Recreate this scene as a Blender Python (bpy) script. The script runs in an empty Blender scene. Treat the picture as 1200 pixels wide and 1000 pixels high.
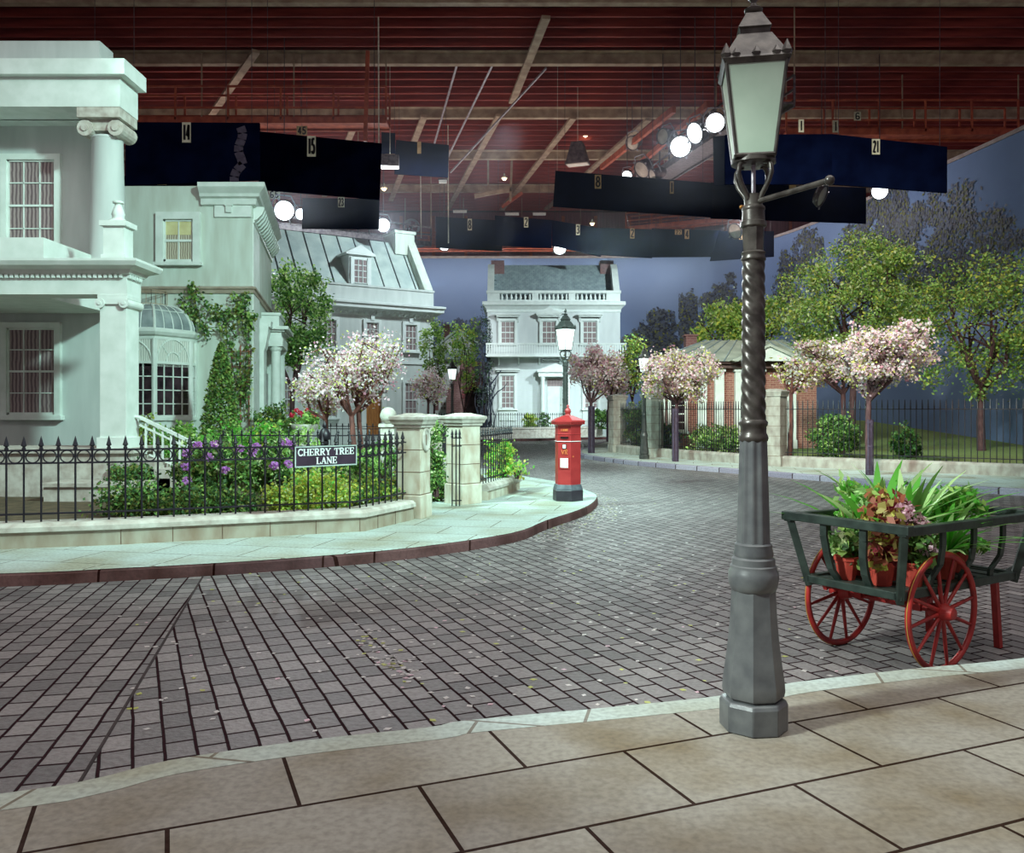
import bpy, math, random
import numpy as np
from mathutils import Vector, Matrix

SC = bpy.context.scene
COL = SC.collection
PI = math.pi
R = math.radians
random.seed(7)
RNG = np.random.default_rng(11)

# ------------------------------------------------------------------ camera
EYE = 1.69            # eye height over the pavement (z = 0); the road lies 0.14 lower
HOR = 481.0           # picture row of the horizon
FOC = 1000.0          # focal length in picture pixels (frame 1200 x 1000)
cam_d = bpy.data.cameras.new('camera')
cam = bpy.data.objects.new('camera', cam_d)
COL.objects.link(cam)
cam.location = (0, 0, EYE)
cam.rotation_euler = (PI / 2, 0, 0)
cam_d.sensor_fit = 'HORIZONTAL'
cam_d.sensor_width = 36.0
cam_d.lens = 36.0 * FOC / 1200.0
cam_d.shift_y = (HOR - 500.0) / 1200.0
cam_d.clip_start = 0.05
cam_d.clip_end = 300
SC.camera = cam

# ------------------------------------------------------------------ colour management, world, lights
vs = SC.view_settings
SC.display_settings.display_device = 'sRGB'
vs.view_transform = 'Standard'
vs.look = 'None'
vs.gamma = 1.0
vs.use_curve_mapping = False
vs.exposure = 0.0

w = bpy.data.worlds.new('world')
SC.world = w
w.use_nodes = True
bg = w.node_tree.nodes['Background']
bg.inputs['Color'].default_value = (0.86, 0.74, 0.82, 1)
bg.inputs['Strength'].default_value = 0.30


def haze(name, lo, hi, density):
    """thin smoke hanging in the stage air"""
    me = bpy.data.meshes.new(name)
    x0, y0, z0 = lo
    x1, y1, z1 = hi
    me.from_pydata([(x0, y0, z0), (x1, y0, z0), (x1, y1, z0), (x0, y1, z0), (x0, y0, z1), (x1, y0, z1), (x1, y1, z1), (x0, y1, z1)], [],
                   [(0, 3, 2, 1), (4, 5, 6, 7), (0, 1, 5, 4), (1, 2, 6, 5), (2, 3, 7, 6), (3, 0, 4, 7)])
    m = bpy.data.materials.new(name)
    m.use_nodes = True
    nt = m.node_tree
    nt.nodes.clear()
    out = nt.nodes.new('ShaderNodeOutputMaterial')
    v = nt.nodes.new('ShaderNodeVolumeScatter')
    v.inputs['Color'].default_value = (0.80, 0.88, 1.0, 1)
    v.inputs['Density'].default_value = density
    v.inputs['Anisotropy'].default_value = 0.35
    nt.links.new(v.outputs[0], out.inputs['Volume'])
    me.materials.append(m)
    o = bpy.data.objects.new(name, me)
    COL.objects.link(o)
    o['label'] = 'thin bluish smoke hanging in the stage air round the lamps'
    o['category'] = 'haze'
    o['kind'] = 'stuff'
    return o


haze('haze', (-32, 31, 9.3), (15, 65.2, 17.0), 0.0045)


def aim(o, target):
    d = Vector(target) - o.location
    o.rotation_euler = d.to_track_quat('-Z', 'Y').to_euler()


def spot(name, loc, target, watts, size, color=(1, 1, 1), radius=0.5, blend=0.6):
    l = bpy.data.lights.new(name, 'SPOT')
    l.energy = watts
    l.spot_size = R(size)
    l.spot_blend = blend
    l.color = color
    l.shadow_soft_size = radius
    o = bpy.data.objects.new(name, l)
    COL.objects.link(o)
    o.location = loc
    aim(o, target)
    return o


# unseen lights for the stage rig, placed without fixtures, several of them inside the frame
WARM = (1.0, 0.96, 0.84)
COOL = (0.62, 1.0, 0.92)


def soft(name, loc, target, watts, sx, sy, color):
    l = bpy.data.lights.new(name, 'AREA')
    l.shape = 'RECTANGLE'
    l.size = sx
    l.size_y = sy
    l.energy = watts
    l.color = color
    o = bpy.data.objects.new(name, l)
    COL.objects.link(o)
    o.location = loc
    aim(o, target)
    return o


soft('overhead_fill', (1, 4, 13.5), (1, 8, 0), 1500, 18, 9, (0.97, 0.95, 0.92))        # unseen area light added to brighten the near road
soft('roof_fill', (-2, 49, 12.6), (-2, 49.01, 17.6), 1500, 34, 20, (1.0, 0.80, 0.74))   # unseen fill added above the panels to brighten the rafters
soft('sky_strip', (0, 63.2, 13.6), (0, 66, 6.0), 900, 26, 1.0, (1.0, 0.98, 0.90))       # batten over the sky cloth
soft('sky_side_strip', (14.5, 50, 13.8), (20.5, 50.5, 5.5), 650, 20, 1.0, (1.0, 0.95, 0.94))
spot('key_spot', (13, 43, 12.6), (2.7, 56, 4.0), 13500, 70, (0.80, 0.98, 1.0), 0.25)    # end house, from the right
spot('garden_spot', (9, 3, 13.5), (-5.0, 18, 1.3), 23500, 52, COOL, 0.7)         # left garden and villa
spot('lane_spot', (-9, 10, 14.5), (3.5, 23, 0), 27000, 48, COOL, 0.8)             # road bend and right pavement
spot('back_spot', (5.5, 50, 11.8), (3.2, 20, 0), 6000, 34, (0.75, 1.0, 0.96), 1.8, 0.9)   # back light down the lane
spot('door_spot', (6.5, 38, 10.0), (2.2, 56, 1.6), 15500, 24, (0.78, 0.98, 1.0), 0.5, 0.9)   # foot of the end house
spot('gap_spot', (0.0, 43, 11.5), (-3.6, 59, 3.5), 5500, 34, (0.9, 0.98, 1.0), 0.5, 0.9)   # fill added to brighten the gap between the two houses
spot('park_spot', (2, 9, 14.5), (11, 30, 3), 25000, 44, WARM, 0.8)               # right trees and lodge
spot('post_spot', (-6.5, 1.0, 7.0), (1.4, 4.6, 1.2), 7000, 24, (0.85, 1.0, 0.95), 0.4)   # lamp post in front
spot('mansard_spot', (0.5, 40, 15), (-8.5, 44.5, 7.8), 7200, 75, (0.78, 0.95, 1.0), 0.6)


# ------------------------------------------------------------------ picture -> place
def P(px, py, Y):
    return Vector(((px - 600.0) / FOC * Y, Y, EYE + (HOR - py) / FOC * Y))


def XY(px, Y):
    return ((px - 600.0) / FOC * Y, Y)


def ZZ(py, Y):
    return EYE + (HOR - py) / FOC * Y


def G(px, py, z=0.0):
    Y = (EYE - z) * FOC / (py - HOR)
    return ((px - 600.0) / FOC * Y, Y)


# ------------------------------------------------------------------ materials
def lin(c):
    return tuple(((x / 255.0) / 12.92 if x / 255.0 <= 0.04045 else ((x / 255.0 + 0.055) / 1.055) ** 2.4) for x in c) + (1.0,)


def nd(nt, kind, **kw):
    n = nt.nodes.new(kind)
    for k, v in kw.items():
        setattr(n, k, v)
    return n


def base_mat(name):
    m = bpy.data.materials.new(name)
    m.use_nodes = True
    nt = m.node_tree
    return m, nt, nt.nodes['Principled BSDF']


def mat(name, col, col2=None, rough=0.6, scale=6.0, bump=0.0, metal=0.0, spec=0.4, stretch=(1, 1, 1), detail=4.0, lo=0.35, hi=0.65):
    m, nt, b = base_mat(name)
    b.inputs['Roughness'].default_value = rough
    b.inputs['Metallic'].default_value = metal
    b.inputs['Specular IOR Level'].default_value = spec
    if col2 is None:
        col2 = tuple(x * 0.82 for x in col)
    tc = nd(nt, 'ShaderNodeTexCoord')
    mp = nd(nt, 'ShaderNodeMapping')
    mp.inputs['Scale'].default_value = stretch
    nt.links.new(tc.outputs['Object'], mp.inputs['Vector'])
    no = nd(nt, 'ShaderNodeTexNoise')
    no.inputs['Scale'].default_value = scale
    no.inputs['Detail'].default_value = detail
    nt.links.new(mp.outputs['Vector'], no.inputs['Vector'])
    cr = nd(nt, 'ShaderNodeValToRGB')
    cr.color_ramp.elements[0].position = lo
    cr.color_ramp.elements[1].position = hi
    cr.color_ramp.elements[0].color = lin(col2)
    cr.color_ramp.elements[1].color = lin(col)
    nt.links.new(no.outputs['Fac'], cr.inputs['Fac'])
    nt.links.new(cr.outputs['Color'], b.inputs['Base Color'])
    if bump:
        bp = nd(nt, 'ShaderNodeBump')
        bp.inputs['Strength'].default_value = bump
        bp.inputs['Distance'].default_value = 0.02
        nt.links.new(no.outputs['Fac'], bp.inputs['Height'])
        nt.links.new(bp.outputs['Normal'], b.inputs['Normal'])
    return m


def glow(name, col, strength):
    m, nt, b = base_mat(name)
    b.inputs['Base Color'].default_value = lin(col)
    b.inputs['Emission Color'].default_value = lin(col)
    b.inputs['Emission Strength'].default_value = strength
    return m


def leafm(name, col, trans=0.35, rough=0.5):
    m = bpy.data.materials.new(name)
    m.use_nodes = True
    nt = m.node_tree
    b = nt.nodes['Principled BSDF']
    b.inputs['Base Color'].default_value = lin(col)
    b.inputs['Roughness'].default_value = rough
    b.inputs['Specular IOR Level'].default_value = 0.3
    tr = nd(nt, 'ShaderNodeBsdfTranslucent')
    tr.inputs['Color'].default_value = lin(tuple(min(255, x * 1.1) for x in col))
    mx = nd(nt, 'ShaderNodeMixShader')
    mx.inputs['Fac'].default_value = trans
    nt.links.new(b.outputs[0], mx.inputs[1])
    nt.links.new(tr.outputs[0], mx.inputs[2])
    nt.links.new(mx.outputs[0], nt.nodes['Material Output'].inputs['Surface'])
    return m


def brickm(name, c1, c2, mortar, bw, rh, msize=0.012, rot=0.0, bump=0.5, rough=0.75, scale=1.0, plane='XY', smooth=0.1,
           blot=None, offset=0.5, bdist=0.02, spec=0.35, warp=0.0):
    m, nt, b = base_mat(name)
    b.inputs['Roughness'].default_value = rough
    b.inputs['Specular IOR Level'].default_value = spec
    tc = nd(nt, 'ShaderNodeTexCoord')
    mp = nd(nt, 'ShaderNodeMapping')
    if plane == 'XZ':
        mp.inputs['Rotation'].default_value = (-PI / 2, 0, 0)
    else:
        mp.inputs['Rotation'].default_value = (0, 0, rot)
    nt.links.new(tc.outputs['Object'], mp.inputs['Vector'])
    vec = mp.outputs['Vector']
    if warp:
        wn = nd(nt, 'ShaderNodeTexNoise')
        wn.inputs['Scale'].default_value = 2.2
        wn.inputs['Detail'].default_value = 3.0
        nt.links.new(vec, wn.inputs['Vector'])
        ws = nd(nt, 'ShaderNodeVectorMath', operation='SUBTRACT')
        ws.inputs[1].default_value = (0.5, 0.5, 0.5)
        nt.links.new(wn.outputs['Color'], ws.inputs[0])
        wm = nd(nt, 'ShaderNodeVectorMath', operation='SCALE')
        wm.inputs['Scale'].default_value = warp
        nt.links.new(ws.outputs[0], wm.inputs[0])
        wa = nd(nt, 'ShaderNodeVectorMath', operation='ADD')
        nt.links.new(vec, wa.inputs[0])
        nt.links.new(wm.outputs[0], wa.inputs[1])
        vec = wa.outputs[0]
    br = nd(nt, 'ShaderNodeTexBrick')
    br.offset = offset
    br.inputs['Color1'].default_value = lin(c1)
    br.inputs['Color2'].default_value = lin(c2)
    br.inputs['Mortar'].default_value = lin(mortar)
    br.inputs['Scale'].default_value = scale
    br.inputs['Brick Width'].default_value = bw
    br.inputs['Row Height'].default_value = rh
    br.inputs['Mortar Size'].default_value = msize
    br.inputs['Mortar Smooth'].default_value = smooth
    nt.links.new(vec, br.inputs['Vector'])
    no = nd(nt, 'ShaderNodeTexNoise')
    no.inputs['Scale'].default_value = 28.0
    no.inputs['Detail'].default_value = 5.0
    nt.links.new(tc.outputs['Object'], no.inputs['Vector'])
    mx = nd(nt, 'ShaderNodeMix', data_type='RGBA', blend_type='MULTIPLY')
    mx.inputs[0].default_value = 0.55
    cr = nd(nt, 'ShaderNodeValToRGB')
    cr.color_ramp.elements[0].position = 0.3
    cr.color_ramp.elements[1].position = 0.62
    cr.color_ramp.elements[0].color = (0.55, 0.52, 0.52, 1)
    cr.color_ramp.elements[1].color = (1.1, 1.1, 1.1, 1)
    nt.links.new(no.outputs['Fac'], cr.inputs['Fac'])
    nt.links.new(br.outputs['Color'], mx.inputs[6])
    nt.links.new(cr.outputs['Color'], mx.inputs[7])
    out = mx.outputs[2]
    if blot:
        n2 = nd(nt, 'ShaderNodeTexNoise')
        n2.inputs['Scale'].default_value = blot[1]
        n2.inputs['Detail'].default_value = 3.0
        nt.links.new(tc.outputs['Object'], n2.inputs['Vector'])
        c2r = nd(nt, 'ShaderNodeValToRGB')
        c2r.color_ramp.elements[0].position = 0.42
        c2r.color_ramp.elements[1].position = 0.68
        c2r.color_ramp.elements[0].color = (1, 1, 1, 1)
        c2r.color_ramp.elements[1].color = lin(blot[0])
        nt.links.new(n2.outputs['Fac'], c2r.inputs['Fac'])
        m2 = nd(nt, 'ShaderNodeMix', data_type='RGBA', blend_type='MULTIPLY')
        m2.inputs[0].default_value = 1.0
        nt.links.new(out, m2.inputs[6])
        nt.links.new(c2r.outputs['Color'], m2.inputs[7])
        out = m2.outputs[2]
    nt.links.new(out, b.inputs['Base Color'])
    sp = nd(nt, 'ShaderNodeMath', operation='MULTIPLY_ADD')       # joints stay dull
    sp.inputs[1].default_value = -spec
    sp.inputs[2].default_value = spec
    nt.links.new(br.outputs['Fac'], sp.inputs[0])
    nt.links.new(sp.outputs[0], b.inputs['Specular IOR Level'])
    if bump:
        sb = nd(nt, 'ShaderNodeMath', operation='MULTIPLY_ADD')
        sb.inputs[1].default_value = -1.0
        nt.links.new(br.outputs['Fac'], sb.inputs[0])
        ns = nd(nt, 'ShaderNodeMath', operation='MULTIPLY')
        ns.inputs[1].default_value = 0.45
        nt.links.new(no.outputs['Fac'], ns.inputs[0])
        nt.links.new(ns.outputs[0], sb.inputs[2])
        bp = nd(nt, 'ShaderNodeBump')
        bp.inputs['Strength'].default_value = bump
        bp.inputs['Distance'].default_value = bdist
        nt.links.new(sb.outputs[0], bp.inputs['Height'])
        nt.links.new(bp.outputs['Normal'], b.inputs['Normal'])
    return m


def curtainm(name, c1, c2, scale=14.0):
    m, nt, b = base_mat(name)
    b.inputs['Roughness'].default_value = 0.35
    b.inputs['Specular IOR Level'].default_value = 0.3
    tc = nd(nt, 'ShaderNodeTexCoord')
    wv = nd(nt, 'ShaderNodeTexWave')
    wv.bands_direction = 'X'
    wv.inputs['Scale'].default_value = scale
    wv.inputs['Distortion'].default_value = 2.5
    wv.inputs['Detail'].default_value = 2.0
    nt.links.new(tc.outputs['Object'], wv.inputs['Vector'])
    cr = nd(nt, 'ShaderNodeValToRGB')
    cr.color_ramp.elements[0].color = lin(c1)
    cr.color_ramp.elements[1].color = lin(c2)
    nt.links.new(wv.outputs['Fac'], cr.inputs['Fac'])
    nt.links.new(cr.outputs['Color'], b.inputs['Base Color'])
    return m


M = {}
M['cobble'] = brickm('cobble', (134, 128, 126), (96, 91, 91), (48, 33, 36), 0.235, 0.16, 0.0110, -R(114), 0.85, 0.56, smooth=0.35, bdist=0.025, spec=0.5, warp=0.022)
M['cobble_b'] = brickm('cobble_turned', (134, 128, 126), (96, 91, 91), (48, 33, 36), 0.235, 0.16, 0.0110, -R(102.5), 0.85, 0.56, smooth=0.35, bdist=0.025, spec=0.5, warp=0.022)
M['slab'] = brickm('slab', (180, 194, 188), (172, 186, 180), (132, 130, 122), 1.15, 0.75, 0.010, R(12), 0.25, 0.8, blot=((222, 208, 190), 0.9), bdist=0.008)
M['slab_near'] = brickm('slab_near', (150, 146, 134), (130, 124, 114), (54, 42, 38), 1.05, 0.62, 0.010, -R(22), 0.35, 0.7, blot=((205, 190, 165), 1.3), bdist=0.01)
M['kerb'] = brickm('kerb_grime_shade', (98, 66, 64), (80, 50, 52), (46, 28, 26), 1.1, 5.0, 0.012, 0, 0.3, 0.75, blot=((170, 130, 118), 1.6))  # brown of the kerb face: grime, with its shade mixed into the colour
M['kerb_blue'] = brickm('kerb_stone_grey', (150, 148, 162), (120, 114, 132), (70, 60, 66), 0.85, 5.0, 0.02, R(40), 0.3, 0.7)
M['wall_stone'] = mat('wall_stone', (206, 204, 188), (176, 160, 140), 0.85, 5.0, 0.25, stretch=(1, 1, 0.5))
M['wall_stone2'] = mat('wall_stone_grey', (196, 194, 184), (164, 154, 144), 0.85, 6.0, 0.3)
M['wall_face'] = mat('wall_face', (164, 158, 142), (138, 120, 102), 0.85, 4.0, 0.25, stretch=(1, 1, 0.4))
M['park_stone'] = mat('park_stone', (160, 160, 150), (128, 120, 112), 0.85, 5.0, 0.3, stretch=(1, 1, 0.5))
M['joint'] = mat('joint', (122, 96, 78), None, 0.9)
M['plaster'] = mat('plaster', (202, 214, 204), (186, 194, 182), 0.85, 2.2, 0.08, stretch=(1.6, 1.6, 0.28))
M['plaster_cool'] = mat('plaster_cool', (200, 207, 203), (186, 194, 190), 0.85, 2.0, 0.08, stretch=(1.5, 1.5, 0.3))
M['plaster_far'] = mat('plaster_far', (202, 208, 208), (192, 198, 199), 0.85, 1.6, 0.05, stretch=(1.2, 1.2, 0.3))
M['white'] = mat('white_paint', (222, 230, 224), (206, 216, 208), 0.55, 3.0)
M['white_far'] = mat('white_paint_far', (216, 224, 221), (206, 214, 211), 0.6, 3.0)
M['seam_roof'] = mat('seamed_metal', (184, 198, 192), (160, 176, 174), 0.5, 1.4, 0.05, metal=0.1)
M['seam_line'] = mat('seam_line', (58, 66, 68), None, 0.5)
M['lodge_roof'] = mat('lodge_metal_roof', (178, 186, 172), (150, 160, 148), 0.55, 2.0)
M['slate'] = brickm('slate', (128, 148, 154), (100, 118, 126), (30, 36, 42), 0.42, 0.30, 0.045, 0, 0.7, 0.55, smooth=0.4)
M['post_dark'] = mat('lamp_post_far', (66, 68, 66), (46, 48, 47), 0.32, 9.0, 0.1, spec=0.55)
M['seam_sett'] = mat('seam_sett', (58, 44, 44), (40, 28, 28), 0.85)
M['lead'] = mat('lead', (150, 166, 170), (124, 140, 146), 0.45, 3.0)
M['brick'] = brickm('brick', (152, 104, 94), (132, 84, 76), (176, 150, 130), 0.24, 0.085, 0.008, 0, 0.3, 0.85, plane='XZ')
M['brick_dull'] = brickm('brick_dull', (128, 92, 92), (110, 78, 80), (140, 120, 116), 0.26, 0.1, 0.01, 0, 0.3, 0.85, plane='XZ')
M['iron'] = mat('black_iron', (30, 26, 36), (20, 16, 24), 0.42, 12.0, spec=0.5)
M['iron_far'] = mat('dark_iron', (48, 44, 54), (34, 30, 40), 0.5, 10.0)
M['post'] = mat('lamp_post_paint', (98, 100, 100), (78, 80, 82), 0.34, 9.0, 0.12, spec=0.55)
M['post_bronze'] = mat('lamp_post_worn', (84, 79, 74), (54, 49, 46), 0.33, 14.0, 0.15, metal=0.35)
M['brass'] = mat('brass', (176, 128, 66), (130, 88, 40), 0.3, 8.0, metal=0.8)
M['milk'] = mat('milky_glass', (186, 206, 186), (164, 186, 166), 0.2, 2.5, spec=0.6)
M['lit'] = glow('lit_glass', (226, 246, 240), 1.6)
M['red'] = mat('post_red', (162, 48, 48), (146, 38, 40), 0.4, 5.0, 0.04, spec=0.5)
M['red_gilt'] = mat('red_gilt', (214, 120, 70), (190, 84, 56), 0.45, 9.0)
M['box_black'] = mat('box_base_black', (50, 44, 52), (38, 32, 40), 0.4, 6.0, spec=0.5)
M['box_grey'] = mat('box_base_worn', (92, 100, 106), (70, 74, 82), 0.45, 9.0)
M['paper'] = mat('paper', (232, 240, 236), (222, 230, 226), 0.7, 2.0)
M['sign_dark'] = mat('sign_dark', (58, 42, 58), (46, 32, 46), 0.45, 6.0)
M['sign_edge'] = mat('sign_edge', (176, 190, 184), (150, 164, 158), 0.5, 6.0)
M['glass_dark'] = mat('glass_dark', (66, 50, 56), (30, 22, 26), 0.12, 3.5, spec=0.6)
M['glass_dome'] = mat('glass_dome', (158, 170, 170), (120, 132, 134), 0.15, 2.5, spec=0.7)
M['curtain'] = curtainm('curtain_mauve', (98, 82, 86), (164, 148, 146), 4.0)
M['curtain_lace'] = curtainm('curtain_lace', (128, 116, 100), (208, 200, 180), 5.0)
M['curtain_white'] = curtainm('curtain_white', (176, 182, 174), (226, 230, 220), 5.0)
M['blind'] = mat('blind', (214, 208, 158), (200, 190, 140), 0.7, 3.0)
M['door_wood'] = mat('door_wood', (168, 116, 62), (136, 84, 44), 0.5, 6.0, stretch=(4, 4, 0.5))
M['door_far'] = mat('door_far', (208, 218, 214), (196, 206, 202), 0.5, 3.0)
M['dark_shade'] = mat('interior_shade', (30, 14, 18), None, 0.9)  # flat dark colour in place of the shade inside openings
M['black_cloth'] = mat('black_cloth', (9, 17, 42), (5, 9, 28), 0.9, 1.2, spec=0.0)
M['tape'] = mat('tape', (80, 74, 92), (66, 60, 76), 0.6, 5.0)
M['tag'] = mat('tag_card', (214, 214, 190), (196, 194, 166), 0.8, 4.0)
M['tag_o'] = mat('tag_card_old', (200, 176, 130), (176, 146, 100), 0.8, 4.0)
M['ink'] = mat('ink', (12, 10, 16), None, 0.7)
M['joist'] = mat('joist', (166, 70, 62), (120, 42, 42), 0.7, 1.2, stretch=(0.4, 3, 3))
M['deck'] = mat('roof_deck', (70, 18, 26), (44, 10, 20), 0.85, 1.2)
M['steel_cream'] = mat('cream_steel', (176, 156, 132), (140, 116, 98), 0.6, 2.0)
M['steel_rust'] = mat('rust_timber', (190, 96, 66), (150, 66, 48), 0.65, 2.5)
M['stage_wall'] = mat('stage_wall', (150, 92, 104), (112, 64, 76), 0.8, 5.0, stretch=(6, 1, 0.1))
M['pipe'] = mat('pipe', (176, 170, 176), (140, 134, 142), 0.35, 6.0, metal=0.5)
M['rope'] = mat('rope', (220, 214, 196), None, 0.8)
M['fixture'] = mat('lamp_housing', (116, 106, 108), (76, 66, 72), 0.45, 6.0, metal=0.4)
M['dish'] = mat('dish', (214, 204, 190), (190, 178, 166), 0.35, 3.0)
M['lens'] = glow('lens', (236, 250, 255), 6.0)
M['bulb'] = glow('bulb', (255, 232, 190), 5.0)
M['cyc'] = mat('sky_cloth', (126, 146, 184), (112, 132, 172), 0.95, 0.12, spec=0.05)
M['cyc_frame'] = mat('cyc_frame', (172, 160, 160), (150, 136, 136), 0.8, 3.0)
M['soil'] = mat('soil', (96, 82, 62), (66, 58, 40), 0.95, 6.0, 0.4)
M['lawn'] = mat('lawn', (128, 148, 84), (94, 112, 62), 0.95, 14.0, 0.4)
M['bark'] = mat('bark', (92, 66, 66), (60, 38, 42), 0.85, 18.0, 0.3, stretch=(1, 1, 0.3))
M['bark_red'] = mat('bark_red', (110, 66, 58), (70, 38, 36), 0.8, 14.0, 0.3, stretch=(1, 1, 0.3))
M['guard'] = mat('tree_guard', (74, 62, 80), (52, 42, 58), 0.6, 9.0)
M['cart_green'] = mat('cart_green', (50, 62, 56), (30, 40, 36), 0.45, 9.0, 0.15, stretch=(1, 1, 1))
M['cart_red'] = mat('cart_red', (168, 44, 40), (126, 28, 28), 0.45, 8.0)
M['cart_line'] = mat('cart_yellow', (206, 168, 76), None, 0.5)
M['terracotta'] = mat('terracotta', (190, 74, 58), (158, 54, 44), 0.7, 7.0)
M['pink_petal'] = leafm('blossom_pink', (222, 188, 198), 0.35)
M['white_petal'] = leafm('blossom_white', (214, 208, 204), 0.35)
M['deep_petal'] = leafm('blossom_deep', (196, 140, 158), 0.35)
M['young_leaf'] = leafm('young_leaf', (196, 200, 110), 0.4)
M['g_dark'] = leafm('leaf_dark', (64, 98, 56), 0.3)
M['g_mid'] = leafm('leaf_mid', (108, 150, 78), 0.35)
M['g_light'] = leafm('leaf_light', (166, 200, 108), 0.4)
M['g_yellow'] = leafm('leaf_yellow', (202, 208, 96), 0.4)
M['g_bright'] = leafm('leaf_bright', (104, 186, 72), 0.4)
M['g_pale'] = leafm('leaf_pale', (208, 220, 168), 0.4)
M['g_olive'] = leafm('leaf_olive', (128, 134, 70), 0.35)
M['violet'] = leafm('violet_petal', (190, 128, 204), 0.35)
M['crimson'] = leafm('crimson_petal', (206, 44, 78), 0.3)
M['coleus_r'] = leafm('coleus_red', (122, 42, 50), 0.3)
M['coleus_y'] = leafm('coleus_yellow', (176, 166, 96), 0.35)
M['coleus_o'] = leafm('coleus_rust', (158, 92, 68), 0.3)
M['lily'] = leafm('lily_leaf', (96, 178, 62), 0.4, 0.35)
M['lily_l'] = leafm('lily_pale', (186, 222, 150), 0.4, 0.35)
M['pt_dark'] = leafm('painted_foliage_dark', (58, 62, 76), 0.0)
M['pt_mid'] = leafm('painted_foliage', (92, 100, 104), 0.0)
M['pt_blue'] = leafm('painted_foliage_blue', (84, 94, 120), 0.0)


# ------------------------------------------------------------------ mesh builder
def rot2(x, y, a):
    c, s = math.cos(a), math.sin(a)
    return x * c - y * s, x * s + y * c


class MB:
    def __init__(self):
        self.v = []
        self.f = []
        self.mi = []

    def add(self, vs, fs, mi=0):
        o = len(self.v)
        self.v.extend([tuple(p) for p in vs])
        self.f.extend([tuple(i + o for i in q) for q in fs])
        self.mi.extend([mi] * len(fs))
        return self

    def bx(self, x0, x1, y0, y1, z0, z1, mi=0):
        vs = [(x0, y0, z0), (x1, y0, z0), (x1, y1, z0), (x0, y1, z0), (x0, y0, z1), (x1, y0, z1), (x1, y1, z1), (x0, y1, z1)]
        return self.add(vs, [(0, 3, 2, 1), (4, 5, 6, 7), (0, 1, 5, 4), (1, 2, 6, 5), (2, 3, 7, 6), (3, 0, 4, 7)], mi)

    def box(self, c, s, rz=0.0, mi=0):
        vs = []
        for dz in (-.5, .5):
            for dx, dy in ((-.5, -.5), (.5, -.5), (.5, .5), (-.5, .5)):
                x, y = rot2(dx * s[0], dy * s[1], rz)
                vs.append((c[0] + x, c[1] + y, c[2] + dz * s[2]))
        return self.add(vs, [(0, 3, 2, 1), (4, 5, 6, 7), (0, 1, 5, 4), (1, 2, 6, 5), (2, 3, 7, 6), (3, 0, 4, 7)], mi)

    def bar(self, a, b, w, t, mi=0, up=(0, 0, 1)):
        a = Vector(a); b = Vector(b)
        d = (b - a).normalized()
        u = Vector(up)
        if abs(d.dot(u)) > 0.98:
            u = Vector((1, 0, 0))
        s = d.cross(u).normalized()
        n = s.cross(d).normalized()
        vs = []
        for q in (a, b):
            for i, j in ((-.5, -.5), (.5, -.5), (.5, .5), (-.5, .5)):
                vs.append(q + s * w * i + n * t * j)
        return self.add(vs, [(0, 3, 2, 1), (4, 5, 6, 7), (0, 1, 5, 4), (1, 2, 6, 5), (2, 3, 7, 6), (3, 0, 4, 7)], mi)

    def prism(self, poly, z0, z1, mi=0):
        n = len(poly)
        vs = [(x, y, z0) for x, y in poly] + [(x, y, z1) for x, y in poly]
        fs = [tuple(range(n - 1, -1, -1)), tuple(range(n, 2 * n))]
        fs += [(i, (i + 1) % n, n + (i + 1) % n, n + i) for i in range(n)]
        return self.add(vs, fs, mi)

    def prism_y(self, poly, y0, y1, mi=0):            # poly in x, z
        n = len(poly)
        vs = [(x, y0, z) for x, z in poly] + [(x, y1, z) for x, z in poly]
        fs = [tuple(range(n)), tuple(range(2 * n - 1, n - 1, -1))]
        fs += [((i + 1) % n, i, n + i, n + (i + 1) % n) for i in range(n)]
        return self.add(vs, fs, mi)

    def prism_x(self, poly, x0, x1, mi=0):            # poly in y, z
        n = len(poly)
        vs = [(x0, y, z) for y, z in poly] + [(x1, y, z) for y, z in poly]
        fs = [tuple(range(n - 1, -1, -1)), tuple(range(n, 2 * n))]
        fs += [(i, (i + 1) % n, n + (i + 1) % n, n + i) for i in range(n)]
        return self.add(vs, fs, mi)

    def lathe(self, prof, n=24, c=(0, 0), rot=0.0, mi=0, cap=True, sx=1.0):
        vs, fs = [], []
        for r, z in prof:
            for k in range(n):
                a = rot + 2 * PI * k / n
                vs.append((c[0] + r * math.cos(a) * sx, c[1] + r * math.sin(a), z))
        for j in range(len(prof) - 1):
            for k in range(n):
                k2 = (k + 1) % n
                fs.append((j * n + k, j * n + k2, (j + 1) * n + k2, (j + 1) * n + k))
        if cap:
            fs.append(tuple(range(n - 1, -1, -1)))
            L = (len(prof) - 1) * n
            fs.append(tuple(range(L, L + n)))
        return self.add(vs, fs, mi)

    def tube(self, pts, r, n=6, mi=0, cap=True):
        pts = [Vector(p) for p in pts]
        m = len(pts)
        rs = [r] * m if isinstance(r, (int, float)) else list(r)
        t0 = (pts[1] - pts[0]).normalized()
        u = Vector((0, 0, 1)) if abs(t0.z) < 0.9 else Vector((1, 0, 0))
        s = t0.cross(u).normalized()
        vs, fs = [], []
        for i in range(m):
            t = (pts[min(i + 1, m - 1)] - pts[max(i - 1, 0)])
            if t.length < 1e-9:
                t = t0
            t.normalize()
            s = (s - t * s.dot(t))
            if s.length < 1e-6:
                s = t.orthogonal()
            s.normalize()
            b = t.cross(s)
            for k in range(n):
                a = 2 * PI * k / n
                vs.append(pts[i] + (s * math.cos(a) + b * math.sin(a)) * rs[i])
        for j in range(m - 1):
            for k in range(n):
                k2 = (k + 1) % n
                fs.append((j * n + k, j * n + k2, (j + 1) * n + k2, (j + 1) * n + k))
        if cap:
            fs.append(tuple(range(n - 1, -1, -1)))
            fs.append(tuple(range((m - 1) * n, m * n)))
        return self.add(vs, fs, mi)

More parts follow.
